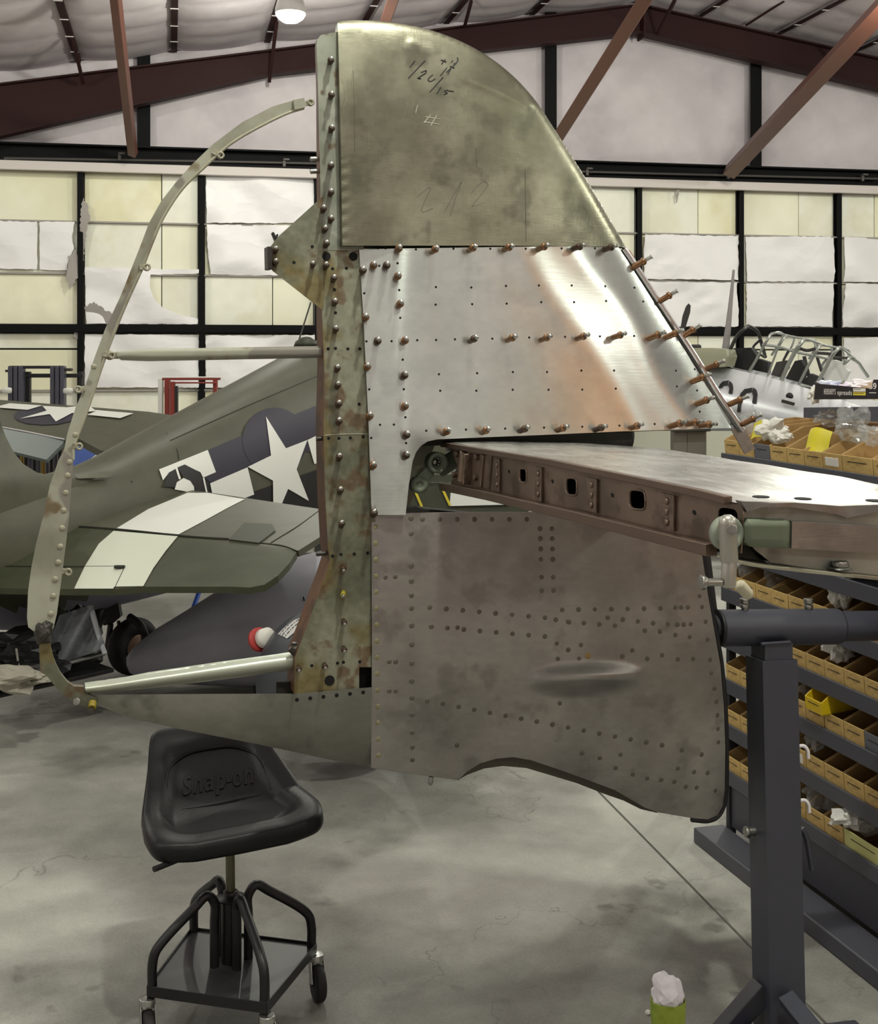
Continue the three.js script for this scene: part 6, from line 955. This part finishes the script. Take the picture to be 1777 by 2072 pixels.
// ---------------------------------------------------------------- silver trainer with the open framed canopy, right background
const trainer = thing('silver_trainer', 'silver trainer airplane with framed glass canopy and black numerals behind the parts rack', 'airplane');
{
  const tr = V(1.02, 0, 0.6).normalize(), tn = V(-tr.z, 0, tr.x).normalize(); if (tn.z < 0) tn.negate();   // towards its tail / towards us
  const tp = new Pl(at(1540, 760, 12), tn), TP = (x, y, o = 0) => tp.hit(x, y, o);
  const zz = (x, y) => [1360 + x / 4.261, 620 + y / 4.261];
  MAT.silver = std(0xffffff, 0.35, 0.45, { map: stain([206, 208, 212], [188, 190, 196], [216, 218, 222], 3, 801) }); MAT.frameSilver = std(0x9a9d98, 0.35, 0.6); MAT.darkFrame = std(0x2a2725, 0.5); MAT.cowl = std(0x8a8a74, 0.5); MAT.cockpit = std(0x121212, 0.7); MAT.glass = phy(0xffffff, 0.03, 0, { transmission: 1, thickness: 0, ior: 1.25 });
  const fb = (x, y) => 0.35 * Math.sin(clamp((y - lerp(735, 800, (x - 1390) / 280)) / 190 + 0.12, 0, 1) * Math.PI);
  mk('fuselage', sheetGeo([[1330, 735], [1410, 741], [1466, 743], [1520, 755], [1590, 773], [1652, 792], [1720, 815], [1900, 870], [1900, 1010], [1330, 960]], (x, y) => TP(x, y, fb(x, y)), (P) => P.clone().addScaledVector(tn, -0.9), { cell: 22 }), MAT.silver, trainer);
  mk('cowling', sheetGeo([[1330, 712], [1400, 704], [1440, 704], [1468, 707], [1472, 722], [1466, 742], [1440, 744], [1405, 735], [1330, 735]], (x, y) => TP(x, y, 0.12 + 0.2 * Math.sqrt(clamp((y - 700) / 45))), (P) => P.clone().addScaledVector(tn, -0.3), { cell: 7 }), MAT.cowl, trainer);
  const T3 = (l, o = 0) => l.map(([x, y, d]) => TP(...zz(x, y), o - (d ?? 0)));
  const bow = (near, far, r, m, n = 'canopy_bow') => mk(n, tubeGeo([...T3(near), ...T3(far.map(([x, y], i) => [x, y, 0.35 + 0.35 * (i + 1) / far.length]))], r * 0.6, { rad: 7 }), m, trainer);
  bow([[450, 520], [500, 380], [560, 260], [620, 198]], [[680, 178], [735, 215], [775, 330], [805, 440]], 0.03, MAT.darkFrame, 'windshield_bow');
  bow([[655, 575], [720, 470], [775, 370], [830, 275]], [[880, 232], [930, 225], [960, 250], [940, 300], [860, 420]], 0.022, MAT.frameSilver);
  bow([[825, 600], [880, 450], [920, 350], [960, 285]], [[1010, 255], [1050, 270], [1040, 330], [960, 470]], 0.016, MAT.frameSilver);
  bow([[940, 650], [1005, 500], [1060, 395], [1110, 320]], [[1170, 287], [1225, 295], [1245, 350], [1190, 450]], 0.034, MAT.frameSilver);
  bow([[1090, 680], [1150, 560], [1215, 440], [1260, 365]], [[1315, 335], [1370, 345], [1380, 400], [1300, 500], [1290, 560]], 0.022, MAT.frameSilver);
  bow([[1250, 670], [1320, 540], [1375, 435], [1420, 380]], [[1470, 363], [1515, 385], [1530, 440], [1500, 480]], 0.03, MAT.frameSilver);
  bow([[1480, 500], [1515, 465]], [[1560, 452], [1610, 490], [1650, 550], [1690, 605]], 0.026, MAT.frameSilver);
  const rail = (l, r, m, o = 0) => mk('canopy_rail', tubeGeo(T3(l, o), r * 0.62, { rad: 6 }), m, trainer);
  rail([[440, 525], [655, 575], [940, 655], [1215, 705]], 0.028, MAT.frameSilver); rail([[780, 330], [925, 350], [1075, 395], [1230, 425], [1365, 455]], 0.02, MAT.frameSilver); rail([[900, 228], [1050, 262], [1190, 290], [1330, 338], [1470, 368], [1580, 450]], 0.016, MAT.frameSilver, -0.35); rail([[1370, 440], [1520, 445]], 0.02, MAT.darkFrame, -0.4); rail([[1080, 350], [1160, 380], [1240, 365]], 0.025, MAT.darkFrame, -0.4); rail([[1240, 400], [1370, 410]], 0.025, MAT.darkFrame, -0.4);
  rail([[800, 440], [700, 360], [770, 280]], 0.02, MAT.darkFrame, -0.5); rail([[960, 470], [1010, 370]], 0.02, MAT.darkFrame, -0.5); rail([[1290, 560], [1250, 430]], 0.025, MAT.darkFrame, -0.5); rail([[1180, 600], [1140, 430]], 0.03, MAT.darkFrame, -0.5);
  const C = (name, o, m, off) => mk(name, sheetGeo(o.map(([x, y]) => zz(x, y)), (x, y) => TP(x, y, off), push(tn, 0.12), { cell: 16 }), m, trainer);
  C('instrument_shroud', [[530, 360], [680, 355], [730, 430], [655, 565], [520, 520]], MAT.cockpit, -0.15);
  C('seat_back', [[900, 480], [985, 465], [990, 530], [920, 625], [850, 600]], MAT.darkFrame, -0.3); C('seat_back', [[1060, 470], [1110, 460], [1150, 530], [1120, 660], [980, 620]], MAT.cockpit, -0.3); C('cockpit_well', [[1190, 580], [1290, 620], [1230, 700], [1110, 670]], MAT.cockpit, -0.25); C('cockpit_well', [[740, 450], [830, 480], [820, 590], [690, 560]], MAT.cockpit, -0.4);
  C('rear_headrest', [[1330, 520], [1390, 460], [1450, 480], [1520, 560], [1480, 640], [1280, 650]], std(0xd8d8d4, 0.5), -0.35);
  mk('canopy_glass', sheetGeo([[655, 570], [780, 360], [870, 240], [930, 228], [1180, 290], [1460, 368], [1530, 440], [1640, 560], [1250, 690], [940, 650]].map(([x, y]) => zz(x, y)), (x, y) => TP(x, y, -0.05), push(tn, 0.004), { cell: 20 }), MAT.glass, trainer);
  mk('antenna_mast', tubeGeo([at(1468, 712, 12.4), at(1476, 640, 12.4), at(1485, 546, 12.4)], (t) => lerp(0.038, 0.012, t), { rad: 8, flat: 0.6 }), std(0x8f8a8a, 0.5), trainer);
  mk('propeller_blade', sheetGeo([[1377, 672], [1382, 640], [1389, 620], [1394, 614], [1398, 618], [1397, 632], [1390, 655], [1384, 676]], (x, y) => at(x, y, 12.8), push(V(0, 0, 1), 0.03), { cell: 8 }), MAT.darkFrame, trainer);
  mk('air_scoop', rbox(0.1, 0.05, 0.1, 0.02).translate(...at(1408, 702, 12.6).toArray()), MAT.darkFrame, trainer);
  // stencilled numerals, each stroke interrupted at the crown
  const num = (l, l2) => { for (const q of [l, l2]) mk('numeral', sheetGeo(q.map(([x, y]) => zz(x, y)), (x, y) => TP(x, y, fb(x, y) + 0.012), push(tn, 0.008), { cell: 8 }), MAT.black, trainer); };
  num([[400, 700], [415, 668], [440, 645], [490, 637], [478, 680], [450, 678], [430, 700]], [[497, 640], [520, 665], [527, 700], [520, 752], [487, 748], [495, 705], [484, 680]]);
  num([[560, 912], [572, 800], [590, 750], [625, 712], [693, 700], [685, 735], [640, 745], [610, 790], [595, 850], [588, 912]], [[700, 698], [728, 720], [737, 760], [725, 835], [690, 832], [700, 775], [690, 738]]);
  mk('access_port', turned(TP(1598, 802, fb(1598, 802)), TP(1598, 802, fb(1598, 802)).add(tn), [[0, 0], [0.035, 0], [0.03, 0.012], [0, 0.016]], 14), MAT.black, trainer);
  mk('step_bar', bar(TP(1582, 811, 0.34), TP(1608, 818, 0.34), 0.03, 0.02, tn, 0.004), MAT.darkSteel, trainer);
  mk('fuselage_band', tubeGeo(T3([[445, 525], [700, 590], [940, 665], [1215, 715]], 0.04), 0.014, { rad: 6 }), MAT.darkFrame, trainer);
  mk('main_wheel', turned(at(1480, 1000, 11.6).setY(0.35), at(1480, 1000, 11.6).setY(0.35).add(tn), [[0.1, 0], [0.3, 0], [0.35, 0.05], [0.35, 0.15], [0.3, 0.2], [0.1, 0.2], [0.1, 0]], 24), MAT.tyre, trainer); mk('gear_leg', cyl(at(1480, 1000, 11.6).setY(0.35), at(1490, 930, 11.7), 0.06), MAT.silver, trainer);
}
rebase(trainer);

// ---------------------------------------------------------------- outside the frame: the tan cartons that the polished skin mirrors
MAT.kraft = std(0xffffff, 0.7, 0, { map: stain([212, 146, 88], [196, 128, 72], [222, 160, 104], 5, 901) });
for (const [x, z, w, h, l] of [[4.25, 1.05, 0.78, 2.9, 'tall orange tan carton stack behind the photographer, nearest the bins'], [5.6, 0.2, 0.5, 2.4, 'second orange tan carton stack behind the photographer, farther right']]) {
  const g = thing('carton_stack', l, 'cartons', 'cartons outside the picture');
  for (let i = 0; i < 4; i++) mk('carton', rbox(w * (1 - 0.03 * (i % 2)), h / 4 - 0.004, w, 0.006).translate(x, h / 8 + i * h / 4, z), MAT.kraft, g);
  rebase(g);
}

renderer.render(scene, camera);
